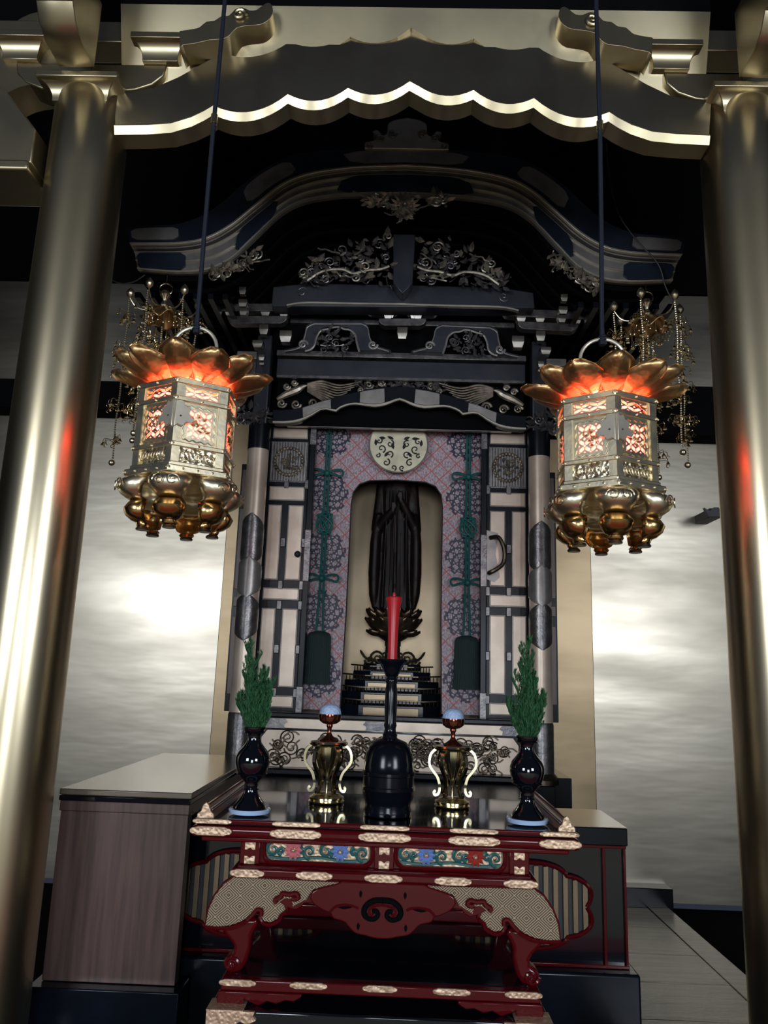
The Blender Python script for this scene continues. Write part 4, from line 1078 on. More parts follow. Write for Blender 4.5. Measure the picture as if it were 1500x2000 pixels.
hz = Zs(885); body.ball((XS, STY-.005, hz), .088, 24, 16, (.86, .98, 1.15)); body.ball((XS, STY+.01, hz+.095), .042, 16, 8)
body.ball((XS, STY-.088, hz-.012), .016, 8, 6, (.8, 1, 1.5)); 
for s in (-1, 1):
    body.ball((XS+s*.078, STY, hz-.02), .022, 8, 6, (.4, .7, 1.7)); body.ball((XS+s*.03, STY-.080, hz+.012), .014, 8, 6, (1.3, .5, .5)); 
    sho = (XS+s*.125, STY, Zs(950)); elb = (XS+s*.168, STY-.03, Zs(1040)); hnd = (XS+s*.030, STY-.145, Zs(1005 if s < 0 else 985))
    body.tube(cat([sho, elb], 4), [.055, .052, .05, .047, .045], 10); body.tube(cat([elb, hnd], 5), [.045, .042, .038, .034, .028, .022], 10)
    body.ball(hnd, .030, 10, 6, (.8, .7, 1.1))
    for f_ in range(4): body.tube([(hnd[0]+s*(.012-.010*f_), hnd[1]-.012, hnd[2]+.01), (hnd[0]+s*(.010-.009*f_), hnd[1]-.020, hnd[2]+.050-.004*abs(f_-1.5))], [.0085, .007], 6)
    body.tube([(hnd[0]-s*.02, hnd[1], hnd[2]), (hnd[0]-s*.028, hnd[1]-.016, hnd[2]+.028)], [.009, .007], 6)
    # hanging sleeve
    slv = []
    for (dx, py, a_, b_) in ((.150, 1010, .04, .06), (.168, 1060, .048, .075), (.172, 1120, .050, .075), (.168, 1165, .042, .065), (.160, 1190, .02, .04)):
        for k in range(16):
            q = 2*math.pi*k/16; slv.append((XS+s*dx+a_*math.cos(q)*(1+.1*math.sin(5*q)), STY-.02+b_*math.sin(q), Zs(py)))
    body.add(slv, [(i*16+k, i*16+(k+1) % 16, (i+1)*16+(k+1) % 16, (i+1)*16+k) for i in range(4) for k in range(16)]+[tuple(range(16)), tuple(64+k for k in range(16))])
    body.ball((XS+s*.05, STY-.09, zf+.012), .045, 12, 6, (.75, 1.3, .5))
body.v = [(XS+(x-XS)*(.76 if z < Zs(925) else 1), y, z) for x, y, z in body.v]
body.build('figure', M['statue'], t, remesh=.0065)
st = MB()
for i in range(6):
    q = R(-50+20*i); st.tube(cat([(XS+.075*math.sin(q), STY-.11, Zs(965)), (XS+.085*math.sin(q), STY-.125, Zs(1060)), (XS+.095*math.sin(q), STY-.13, Zs(1190))], 4), .003, 5)
st.build('robe_pleats', M['statue'], t)
ra = MB()
for s in (-1, 1):
    for i in range(9):
        q = R(-28+12*i); L = .34; ra.tube([(XS+s*.08*math.cos(q), STY+.07, hz+.08*math.sin(q)), (XS+s*L*math.cos(q), STY+.09, hz+L*math.sin(q))], .0028, 4)
ra.build('halo_rays', M['bronze'], t)
lo_ = MB().lathe([(.14, -.025), (.17, -.02), (.16, -.06), (.10, -.13), (.05, -.16), (.05, -.19)], (XS, STY, zf), 32).build('lotus_seat', M['lotus'], t)
for row, (n, r0, z, L, W, el) in enumerate(((14, .155, -.035, .115, .075, 35), (14, .130, -.075, .125, .080, 22), (12, .095, -.115, .120, .075, 5))):
    for i in range(n):
        a = 2*math.pi*(i+.5*(row % 2))/n; d = Vector((math.cos(a)*math.cos(R(el)), math.sin(a)*math.cos(R(el)), math.sin(R(el))))
        base = Vector((XS+r0*.55*math.cos(a), STY+r0*.55*math.sin(a), zf+z)); nr = Vector((math.cos(a)*math.sin(R(el)), math.sin(a)*math.sin(R(el)), -math.cos(R(el))))
        mb = MB(); sd = d.cross(nr); vs = []
        wv_ = [.5, .85, 1, .9, .55, .08]
        for iu in range(6):
            u = iu/5
            for jv in range(5):
                v = -1+jv/2; vs.append(base+d*L*u+sd*W*.5*wv_[iu]*v+nr*(.022*math.sin(math.pi*u*.8)*(1-v*v)+.006)-nr*.02*u*u)
        mb.add(vs, [(iu*5+j, iu*5+j+1, (iu+1)*5+j+1, (iu+1)*5+j) for iu in range(5) for j in range(4)])
        o = mb.build('lotus_petal', M['lotus'], lo_, smooth=70); sm = o.modifiers.new('thick', 'SOLIDIFY'); sm.thickness = .006
# stepped dais
zd = SF
t = thing('stepped_dais', 'small black and gilt stepped dais carrying the lotus and statue', 'dais', (XS, STY, SF))
zt0 = zf-.19
tiers = [(.345, .20, SF, Zs(1376)), (.325, .19, Zs(1374), Zs(1352)), (.285, .18, Zs(1350), Zs(1330)), (.235, .17, Zs(1328), Zs(1312)), (.175, .15, Zs(1310), Zs(1298))]
for i, (hx, hy, z0, z1) in enumerate(tiers):
    oc = [(-hx, -hy*.45), (-hx*.55, -hy), (hx*.55, -hy), (hx, -hy*.45), (hx, hy), (-hx, hy)]
    vs = [(XS+x, STY+y, z0) for x, y in oc]+[(XS+x, STY+y, z1) for x, y in oc]
    o = MB().add(vs, [(5,4,3,2,1,0), (6,7,8,9,10,11)]+[(j, (j+1) % 6, 6+(j+1) % 6, 6+j) for j in range(6)]).build('tier', M['black_rough'], t, bevel=.004)
    MB().box(XS-min(.165, hx*.5), XS+min(.165, hx*.5), STY-hy-.006, STY-hy+.004, z0+.022, z1-.012).build('gilt_front', M['niche'], o, bevel=.003)
    if i < 4:
        ra = MB(); nb = int(hx*2*.55/.022)
        for j in range(nb): ra.tube([(XS-hx*.55+hx*1.1*(j+.5)/nb, STY-hy-.004, z1), (XS-hx*.55+hx*1.1*(j+.5)/nb, STY-hy-.004, z1+.026)], .003, 4)
        for s in (-1, 1):
            for j in range(6):
                u = (j+.5)/6; ra.tube([(XS+s*hx*(.55+.45*u), STY-hy*(1-.55*u)-.004, z1), (XS+s*hx*(.55+.45*u), STY-hy*(1-.55*u)-.004, z1+.026)], .003, 4)
            ra.tube([(XS+s*hx*1.06, STY-hy*.42, z1+.034), (XS+s*hx*.55, STY-hy, z1+.027), (XS, STY-hy, z1+.027)], .005, 5)
        ra.build('railing', M['bronze'], o)
sm_ = MB().lathe([(.10, 0), (.11, .01), (.05, .03), (.045, zt0-Zs(1298)+.0)], (XS, STY, Zs(1298)), 24).build('stem', M['bronze'], t)
sc_ = MB()
for s in (-1, 1):
    for dx, dz, r, h in ((.09, .035, .045, 1), (.14, .02, .03, -1), (.05, .05, .03, -1)): sc_.spiral(XS+s*dx, Zs(1298)+dz, STY-.06, r, 1.4, .009, hand=s*h, a0=0 if s > 0 else math.pi)
    sc_.tube(cat([(XS+s*.10, STY-.06, Zs(1298)+.02), (XS+s*.16, STY-.06, Zs(1298)+.03), (XS+s*.20, STY-.06, Zs(1298)+.08)], 4), [.012]*4+[.009]*4+[.003], 6)
sc_.build('scrollwork', M['bronze'], t, kind='stuff')
# cable drooping from the roof
t = tag(MB().tube(cat([tuple(P(px, py, yy)) for px, py, yy in ((1184, 280, 3.80), (1188, 330, 3.80), (1205, 410, 3.80), (1240, 465, 3.81), (1285, 515, 3.81), (1300, 560, 3.83), (1320, 600, 3.84), (1328, 612, 3.85))], 5), .0045, 6).build('cable', M['wire']), 'thin black cable trailing over the right end of the shrine roof', 'cable')
t = tag(MB().tube(cat([tuple(P(px, py, yy)) for px, py, yy in ((205, 540, 3.9), (235, 553, 3.9), (262, 550, 3.9), (283, 537, 3.9))], 5), .0045, 6).build('cable', M['wire']), 'short black cable drooping under the left end of the shrine roof', 'cable')
# ------------------------------------------------------------------ black cabinet behind the table
XT = -.022; CBY = 3.2
def Zc(py): return XZ(1200, py, CBY)[1]
t = thing('altar_cabinet', 'long black lacquered cabinet with red edging and cusped slatted windows', 'cabinet', (XT, CBY, FZ))
MB().box(XT-.945, XT+.945, CBY-.015, 3.60, Zc(1651), .930).build('top_slab', M['black_rough'], t, bevel=.004)
MB().box(XT-.945, XT+.945, CBY-.010, 3.60, .9302, .932).build('top_face', M['boxtop'], t)
MB().box(XT-.935, XT+.935, CBY+.01, 3.60, Zc(1888), Zc(1652)).build('body', M['black'], t, bevel=.003)
MB().box(XT-.965, XT+.965, CBY-.06, 3.60, FZ, Zc(1892)).build('plinth', M['black_rough'], t, bevel=.010)
for s in (-1, 1):
    for px, w_ in ((1222, .010), (1181, .012)):
        x = XT+s*(XZ(px, 1770, CBY)[0]-XT)
        MB().box(x-w_/2, x+w_/2, CBY-.004, CBY+.012, Zc(1886), Zc(1656)).build('red_edging', M['red'], t, bevel=.002)
for py in (1654, 1888): MB().box(XT-.94, XT+.94, CBY-.008, CBY+.012, Zc(py)-.006, Zc(py)+.006).build('red_edging', M['red'], t, bevel=.002)
for s in (-1, 1):
    c0 = XZ(990, 1765, CBY); cx = XT+s*(c0[0]-XT); cz = c0[1]; rx_, rz_ = .335, .158
    ring_ = []
    for i in range(96):
        q = 2*math.pi*i/96; f_ = .92+.09*abs(math.sin(4*q))**.8
        sq = lambda v: math.copysign(abs(v)**.82, v)
        ring_.append((cx+rx_*f_*sq(math.cos(q)), cz+rz_*f_*sq(math.sin(q))))
    fr = MB().tube([(x, CBY-.003, z) for x, z in ring_+[ring_[0]]], .009, 8).build('cusped_frame', M['red'], t)
    MB().prism(ring_, CBY+.004, CBY+.009).build('window_back', M['ink'], fr)
    n = 17
    for i in range(n):
        x = cx+rx_*(-.96+1.92*(i+.5)/n)
        zz = [z for (xx, z) in ring_ if abs(xx-x) < .03]
        if not zz: continue
        MB().box(x-.0105, x+.0105, CBY-.004, CBY+.004, min(zz)+.012, max(zz)-.012).build('slat', M['niche'], fr, bevel=.002)

# ------------------------------------------------------------------ lower stand and red altar table
TY = 2.40; TB = 2.99
def Zt(py): return XZ(748, py, TY)[1]
def hx(px, py=1700): return abs(XZ(px, py, TY)[0]-XT)
TZ = Zt(1613)
zs = XZ(445, 1973, 2.33)[1]
t = thing('lower_stand', 'black lacquered stand with pale gold corner mounts under the red altar table', 'stand', (XT, 2.65, FZ))
hs = abs(XZ(405, 1975, 2.33)[0]-XT)
MB().box(XT-hs, XT+hs, 2.33, 3.10, zs-.05, zs).build('top', M['black'], t, bevel=.005)
MB().box(XT-hs+.03, XT+hs-.03, 2.36, 3.08, FZ, zs-.052).build('body', M['black'], t, bevel=.005)
for s in (-1, 1):
    a = [(0, 0), (.135, 0), (.130, -.012), (.140, -.022), (.115, -.034), (.095, -.026), (.075, -.040), (.045, -.036), (.03, -.06), (.0, -.06)]
    MB().prism([(XT+s*(hs+.002-x), zs+.001+z) for x, z in a], 2.322, 2.333).build('corner_mount', M['fitting'], t, bevel=.002)
    xa, xb = sorted((XT+s*(hs+.003), XT+s*(hs-.10))); MB().box(xa, xb, 2.322, 2.40, zs-.001, zs+.003).build('corner_mount', M['fitting'], t, bevel=.001)

tb = thing('altar_table', 'ornate red lacquered altar table with pale gold mounts and flower panels', 'table', (XT, 2.7, zs))
def fit(x0, x1, z0, z1, y, par, lobes=True, th=.008):
    """pale gold sleeve with lobed ends"""
    h = z1-z0; m_ = (z0+z1)/2; e = min(h*.9, .03)
    def end(x, d): return [(x-d*e*0, m_+h*.18), (x-d*e*.35, m_+h*.34), (x-d*e*.7, m_+h*.36), (x-d*e, m_+h*.5)]
    L = [(x0+e, z0), (x0+e*.6, z0+h*.14), (x0+e*.3, z0+h*.16), (x0, z0+h*.35), (x0, z0+h*.65), (x0+e*.3, z1-h*.16), (x0+e*.6, z1-h*.14), (x0+e, z1)]
    Rr_ = [(x0+x1-x, z) for x, z in reversed(L)]
    return MB().prism(L+Rr_, y-th, y+.001).build('gold_mount', M['fitting'], par, bevel=.002)
hw = .578
zA, zB, zC_, zD_ = Zt(1613), Zt(1622), Zt(1625), Zt(1648)
top = MB().box(XT-hw+.012, XT+hw-.012, TY+.01, TB, zC_, TZ-.001).build('table_top', M['black'], tb, bevel=.002)
MB().box(XT-hw+.006, XT+hw-.006, TY+.002, TY+.018, zB, TZ+.001).build('upper_moulding', M['red'], tb, bevel=.004)
sl = MB().box(XT-hw, XT+hw, TY-.006, TB+.005, zD_, zC_).build('top_slab', M['red'], tb, bevel=.012, seg=3)
MB().box(XT-hw+.03, XT+hw-.03, TY+.012, TB-.01, zD_-.014, zD_).build('cove', M['red'], tb, bevel=.004)
for a, b in ((373, 449), (523, 625), (697, 800)):
    for s in (-1, 1):
        if a == 697 and s > 0: continue
        xa, xb = sorted((XT+s*(hx(a) if a > 380 else hw+.002), XT+s*hx(b))) if a != 697 else (XT-hx(697), XT+hx(697))
        fit(xa, xb, zD_+.006, zC_-.001, TY-.006, sl, th=.007); fit(xa+.004, xb-.004, zB, TZ+.0015, TY+.002, sl, th=.006)
# side ledges with pointed gold ends
for s in (-1, 1):
    cx = XT+s*(hx(400, 1585)); w_ = .026
    pr = [(-w_, 0), (w_, 0), (w_*.95, .012), (w_*.55, .020), (w_*.35, .036), (w_*.1, .042), (-w_*.1, .042), (-w_*.35, .036), (-w_*.55, .020), (-w_*.95, .012)]
    lg = MB().prism([(cx+x*.9, TZ+z*.92) for x, z in pr], TY+.022, TB-.01).build('side_ledge', M['red'], tb, smooth=30)
    MB().prism([(cx+x, TZ+z*1.06) for x, z in pr], TY+.010, TY+.021).build('ledge_end_cap', M['fitting'], lg, bevel=.002)
    for dx in (-.016, .016): MB().tube([(cx+dx, TY+.03, TZ+.022), (cx+dx, TB-.02, TZ+.022)], .0022, 5).build('gold_line', M['old_gold'], lg)
# frieze
fy0 = TY+.035; zE, zF = zD_-.014, Zt(1704)
hf_ = hx(466)
MB().box(XT-hf_, XT+hf_, fy0+.012, TB-.04, zF, zE).build('frieze', M['red'], tb, bevel=.002)
for cxp, hw_ in ((482, .020), (748, .020)):
    for s in ((-1, 1) if cxp == 482 else (-1,)):
        cx = XT+s*hx(cxp) if cxp == 482 else XT
        po = MB().box(cx-.030, cx+.030, fy0, fy0+.05, zF, zE).build('frieze_post', M['red'], tb, bevel=.003)
        h = zE-zF; m_ = (zE+zF)/2
        for d in (-1, 1):
            MB().prism([(cx-.016, m_+d*h*.48), (cx+.016, m_+d*h*.48), (cx+.016, m_+d*h*.13), (cx+.008, m_+d*h*.13), (cx, m_+d*h*.22), (cx-.008, m_+d*h*.13), (cx-.016, m_+d*h*.13)], fy0-.004, fy0+.002).build('gold_mount', M['fitting'], po, bevel=.001)
def flower(par, x, z, y, mt, r=.022):
    f_ = MB()
    for k in range(10):
        a = 2*math.pi*k/10; f_.leaf((x+.005*math.cos(a), y, z+.005*math.sin(a)), (math.cos(a), -.1, math.sin(a)), r*1.1, r*.60, .004)
    o = f_.build('flower', mt, par)
    MB().ball((x, y-.010, z), r*.25, 8, 5).build('flower_centre', M['fitting'], o)
for s in (-1, 1):
    xa, xb = sorted((XT+s*hx(514), XT+s*hx(721))); z0, z1 = Zt(1695), Zt(1652)
    def rr(x0, x1, z0, z1, rad, n=5):
        out = []
        for (cx_, cz_, a0) in ((x1-rad, z0+rad, -90), (x1-rad, z1-rad, 0), (x0+rad, z1-rad, 90), (x0+rad, z0+rad, 180)):
            for i in range(n+1): a = R(a0+90*i/n); out.append((cx_+rad*math.cos(a), cz_+rad*math.sin(a)))
        return out
    fo = rr(xa-.008, xb+.008, z0-.008, z1+.008, .028)
    pf = MB().tube([(x, fy0+.008, z) for x, z in fo+[fo[0]]], .006, 6).build('panel_frame', M['red'], tb)
    MB().prism(rr(xa, xb, z0, z1, .024), fy0+.004, fy0+.012).build('gilt_ground', M['fitting'], pf, bevel=.002)
    xm = (xa+xb)/2; zm = (z0+z1)/2; L = (xb-xa)/2
    sc_ = MB()
    for u, r, h in ((-.86, .022, 1), (-.16, .021, -1), (.16, .021, 1), (.86, .022, -1), (-.70, .012, -1), (.70, .012, 1), (-.30, .012, 1), (.30, .012, -1)):
        sc_.spiral(xm+u*L, zm+.002*h, fy0+.001, r, 1.15, .0062, hand=h, a0=math.pi/2*h)
    sc_.tube(cat([(xm-L*.95, fy0+.002, zm-.02), (xm-L*.5, fy0+.002, zm-.025), (xm, fy0+.002, zm-.018), (xm+L*.5, fy0+.002, zm-.025), (xm+L*.95, fy0+.002, zm-.02)], 5), .005, 5)
    sc_.build('scrolling_vine', M['green'], pf)
    gd = MB()
    for u, r, h in ((-.86, .012, 1), (-.16, .011, -1), (.16, .011, 1), (.86, .012, -1)): gd.spiral(xm+u*L, zm+.002*h, fy0-.004, r, 1.0, .0026, hand=h, a0=math.pi/2*h)
    gd.tube([(x, fy0+.003, z) for x, z in rr(xa+.002, xb-.002, z0+.002, z1-.002, .022)], .0022, 4)
    gd.build('gold_outline', M['fitting'], pf)
    for u, mt in (((-.47, 'pink'), (.43, 'sky')) if s < 0 else ((-.47, 'sky'), (.47, 'rose'))): flower(pf, xm+u*L, zm+.003, fy0-.006, M[mt])
# waist moulding
zG, zH = Zt(1708), Zt(1727); hm = hx(450, 1712)
MB().box(XT-hm+.015, XT+hm-.015, TY+.02, TB-.03, zG, zF).build('waist_moulding', M['red'], tb, bevel=.003)
wm = MB().box(XT-hm, XT+hm, TY+.004, TB-.02, zH+.002, zG+.001).build('waist_moulding', M['red'], tb, bevel=.006)
for a, b in ((449, 516), (577, 650)):
    for s in (-1, 1):
        xa, xb = sorted((XT+s*(hx(a, 1712)+(.002 if a == 449 else 0)), XT+s*hx(b, 1712))); fit(xa, xb, zH+.003, zG, TY+.004, wm, th=.006)
xx = hx(711, 1712); fit(XT-xx, XT+xx, zH+.003, zG, TY+.004, wm, th=.006)
# skirts with the diamond pattern
SYY = TY+.012
gold_px = [(665, 1724), (456, 1714), (437, 1727), (419, 1751), (407, 1777), (401, 1808), (425, 1810), (448, 1808), (469, 1801), (481, 1794), (492, 1782), (504, 1774), (513, 1779), (509, 1789), (516, 1799), (528, 1802), (542, 1795), (546, 1786), (557, 1778), (555, 1768), (545, 1762), (560, 1754), (570, 1758), (572, 1771), (583, 1765), (589, 1761), (598, 1758), (604, 1748), (613, 1737), (630, 1732)]
red_px = [(668, 1722), (455, 1711), (434, 1725), (415, 1750), (403, 1777), (397, 1814), (430, 1816), (455, 1815), (475, 1808), (488, 1799), (498, 1788), (504, 1784), (504, 1795), (512, 1806), (530, 1809), (548, 1801), (552, 1791), (563, 1783), (562, 1774), (576, 1779), (588, 1773), (593, 1766), (600, 1765), (660, 1765)]
def tside(pts, s, Y):
    a = xzs(pts, Y); return [(x if s < 0 else 2*XT-x, z) for x, z in a]
for s in (-1, 1):
    bk = MB().prism(tside(red_px, s, SYY), SYY+.006, SYY+.024).build('skirt', M['red'], tb, bevel=.003)
    gp = tside(gold_px, s, SYY); ox = gp[1][0]
    m2 = MB().prism(gp, SYY, SYY+.006).build('diamond_plate', M['key'], bk, bevel=.002)
    kn = MB(); pts = [XZ(px, py, SYY) for px, py in ((541, 1763), (538, 1757), (549, 1750), (553, 1744), (566, 1746), (578, 1744), (583, 1751), (576, 1755), (570, 1752))]
    kn.tube(cat([(x if s < 0 else 2*XT-x, SYY-.004, z) for x, z in pts], 4), .0075, 7)
    pts = [XZ(px, py, SYY) for px, py in ((483, 1797), (494, 1786), (503, 1776), (511, 1778), (510, 1788))]
    kn.tube(cat([(x if s < 0 else 2*XT-x, SYY-.003, z) for x, z in pts], 4), .0065, 7)
    pts = [(x, SYY-.001, z) for x, z in tside([(401, 1811), (430, 1813), (452, 1812), (472, 1805), (484, 1797)], s, SYY)]
    kn.tube(cat(pts, 3), .006, 6)
    pts = [(x, SYY-.001, z) for x, z in tside([(506, 1790), (514, 1803), (529, 1806), (545, 1798), (549, 1788), (560, 1781)], s, SYY)]
    kn.tube(cat(pts, 3), .005, 6)
    kn.build('scroll_edge', M['red'], bk)
    # cabriole legs
    leg = cat([(424, 1812), (438, 1830), (453, 1850), (452, 1864), (441, 1872), (433, 1884), (438, 1898), (451, 1905), (468, 1900), (480, 1882), (487, 1856), (490, 1832), (503, 1808)], 3)+[(503, 1795), (424, 1795)]
    for yb in (SYY, TB-.09):
        lg = MB().prism(tside(leg, s, SYY), yb+.010, yb+.070).build('leg', M['red'], tb, bevel=.012, seg=3)
        x, z = tside([(450, 1886)], s, SYY)[0]; q = MB(); q.spiral(x, z, yb+.008, .022, 1.3, .006, hand=-s); q.build('foot_scroll', M['red'], lg)
    MB().prism(tside([(424, 1716), (470, 1716), (470, 1796), (410, 1806)], s, SYY), TB-.10, TB-.08).build('rear_skirt', M['red'], tb)
cl = cat([(668, 1723), (618, 1736), (606, 1750), (614, 1766), (633, 1778), (645, 1783), (651, 1793), (672, 1800), (681, 1810), (694, 1822), (714, 1827), (728, 1831), (745, 1833)], 4)
a = xzs(cl, SYY); a[-1] = (XT, a[-1][1]); a[0] = (a[0][0], zH+.002)
cp = MB().prism(a+[(2*XT-x, z) for x, z in reversed(a[:-1])], SYY-.006, SYY+.014).build('cloud_apron', M['red'], tb, bevel=.004, seg=3)
kt = MB(); kr = MB()
for s in (-1, 1):
    def S2(px, py): x, z = XZ(px, py, SYY); return (x if s < 0 else 2*XT-x, z)
    kt.tube(cat([(p[0], SYY-.006, p[1]) for p in (S2(748, 1757), S2(730, 1758), S2(716, 1767), S2(711, 1780), S2(717, 1791), S2(729, 1794), S2(738, 1787), S2(735, 1778), S2(727, 1779))], 4), [.0085]*16+[.007]*16+[.004], 7)
    kr.tube(cat([(p[0], SYY-.009, p[1]) for p in (S2(748, 1766), S2(731, 1768), S2(722, 1775), S2(722, 1783), S2(729, 1786))], 4), .004, 6)
    kt.leaf((S2(660, 1772)[0], SYY-.006, S2(660, 1772)[1]), (-s*1.0, 0, .12), .050, .011, .001)
    kt.leaf((S2(705, 1737)[0], SYY-.006, S2(705, 1737)[1]), (0, 0, -1), .022, .010, .001)
    kt.leaf((S2(700, 1800)[0], SYY-.006, S2(700, 1800)[1]), (0, 0, -1), .022, .010, .001)
    kr.tube(cat([(p[0], SYY-.008, p[1]) for p in (S2(645, 1780), S2(655, 1770), S2(672, 1766), S2(690, 1768), S2(700, 1773))], 4), .0035, 6)
kt.build('cut_out', M['void'], cp); kr.build('raised_line', M['red'], cp)
# stretcher frame at the foot
zJ = XZ(745, 1925, TY-.03)[1]; hb = abs(XZ(431, 1916, TY-.03)[0]-XT)
fr = MB().box(XT-hb, XT+hb, TY-.03, TB+.02, zJ-.030, zJ).build('base_frame', M['red'], tb, bevel=.004)
MB().box(XT-hb+.03, XT+hb-.03, TY+.0, TB-.01, zJ+.0004, zJ+.002).build('base_panel', M['black'], tb)
MB().box(XT-hb+.02, XT+hb-.02, TB-.05, TB-.01, zJ+.003, zJ+.045).build('rear_rail', M['red'], tb, bevel=.006)
for a, b in ((429, 501), (567, 640)):
    for s in (-1, 1):
        xa, xb = sorted((XT+s*(abs(XZ(a, 1920, TY-.03)[0]-XT)+.002), XT+s*abs(XZ(b, 1920, TY-.03)[0]-XT))); fit(xa, xb, zJ-.017, zJ+.001, TY-.03, fr, th=.006)
xx = abs(XZ(708, 1920, TY-.03)[0]-XT); fit(XT-xx, XT+xx, zJ-.017, zJ+.001, TY-.03, fr, th=.006)
for s in (-1, 1):
    q = [(0, -.030), (.236, -.030), (.236, -.038), (.215, -.050), (.19, -.048), (.165, -.058), (.14, -.052), (.115, -.064), (.09, -.056), (.075, -.048), (.072, -.066), (.060, -.0745), (.004, -.0745), (-.004, -.052)]
    MB().prism([(XT+s*(hb+.004-x), zJ+z) for x, z in q], TY-.034, TY-.008).build('scalloped_foot', M['red'], fr, bevel=.003)

# ------------------------------------------------------------------ things on the table
def sc_at(p): return (p-EYE).dot(fw)/FPX
def lprof(pr, yb, s): return [(max(r, 0)*s, (yb-y)*s*1.02) for r, y in pr]
zT = TZ
for px, py, lab, n2 in ((487, 1590, 'left', 0), (1030, 1609, 'right', 1)):
    p = on(px, py, zT); s = sc_at(p); dy = 0 if n2 == 0 else 21
    t = tag(MB().lathe([(.005, .002), (30*s, .002), (39*s, .006), (41*s, .016), (39*s, .019), (36*s, .016), (.01, .014)], (0, 0, 0), 48).build('saucer', M['china']), 'pale blue saucer under the %s black vase' % lab, 'saucer', 'blue saucers under the vases'); t.location = p
    t = thing('vase', '%s black lacquered baluster vase holding cypress sprigs' % lab, 'vase', (p.x, p.y, p.z+.0165), 'black vases on the altar table')
    pv = [(31, 1588), (33, 1586), (31, 1580), (22, 1570), (15, 1560), (13, 1552), (14, 1546), (13, 1540), (17, 1535), (26, 1527), (31, 1517), (34, 1504), (34, 1494), (30, 1484), (21, 1474), (15, 1466), (13, 1457), (14, 1450), (19, 1446), (21, 1443), (22, 1437), (20, 1436), (17, 1440), (11, 1450), (9, 1470)]
    MB().lathe(lprof(pv, 1588, s), (0, 0, 0), 48).build('body', M['vase'], t, world=False, smooth=50)
    rb = MB()
    for yy, rr_ in ((1552, 14.5), (1447, 20), (1524, 29)): rb.tube([(rr_*s*math.cos(q), rr_*s*math.sin(q), (1588-yy)*s*1.02) for q in [2*math.pi*i/40 for i in range(41)]], .0018, 5)
    rb.build('ring', M['iron'], t, world=False)
    # cypress
    zt_ = p.z+.0165+(1588-1446)*s*1.02
    t = thing('cypress_sprig', 'bunch of green cypress sprigs standing in the %s black vase' % lab, 'plant', (p.x, p.y, zt_), 'cypress bunches')
    r_ = random.Random(3+n2); stem = MB(); fol = MB(); Ht = (165 if n2 == 0 else 185)*s
    def frond(p0, d, L, depth_):
        n = 7; pts = [p0]; dd = Vector(d).normalized()
        for i in range(n):
            dd = (dd+Vector((r_.uniform(-.10, .10), r_.uniform(-.10, .10), .07))).normalized(); pts.append(pts[-1]+dd*L/n)
        (stem if depth_ == 0 else fol).tube([tuple(q) for q in pts], [(.0028 if depth_ == 0 else .0008)*(1-.6*i/n) for i in range(n+1)], 4)
        if depth_ < 2:
            m_ = 20 if depth_ == 0 else 8
            for i in range(m_):
                u = (i+.6)/m_; q = pts[min(int(u*n), n-1)]; q = q+(pts[min(int(u*n)+1, n)]-q)*(u*n-int(u*n))
                an = r_.uniform(0, 6.28); up_ = 1.5 if depth_ == 0 else 1.2
                nd = Vector((math.cos(an), math.sin(an)*.8, up_*.9))
                frond(q, nd, L*(.42 if depth_ == 0 else .45)*(1.08-.72*u), depth_+1)
        else:
            for i in range(1, n+1):
                for k2 in range(3):
                    an = r_.uniform(0, 6.28); fol.v += [tuple(pts[i]), tuple(pts[i]+Vector((math.cos(an)*.0045, math.sin(an)*.0045, .012))), tuple(pts[i]+Vector((math.cos(an+.6)*.0030, math.sin(an+.6)*.0030, .004)))]
                    b = len(fol.v); fol.f.append((b-3, b-2, b-1))
    stems = ((-.02, 1.0, .0), (-.30, .66, .1), (.28, .60, -.1), (.10, .72, .25), (-.12, .62, -.3), (-.42, .46, .0), (.40, .46, .1), (.0, .5, -.4)) if n2 == 0 else ((.04, 1.0, 0), (-.16, .78, .1), (.27, .62, -.1), (.10, .7, .25), (-.10, .6, -.3), (-.36, .44, .0), (.38, .52, .1), (.0, .5, -.4))
    for lx, hh, ly in stems:
        frond(Vector((p.x+lx*.02, p.y+ly*.02, zt_-.03)), (lx*.75, ly*.6, 1), Ht*hh+.02, 0)
    stem.build('stems', M['stem'], t); o = fol.build('foliage', M['leaf'], t, smooth=0, kind='stuff')
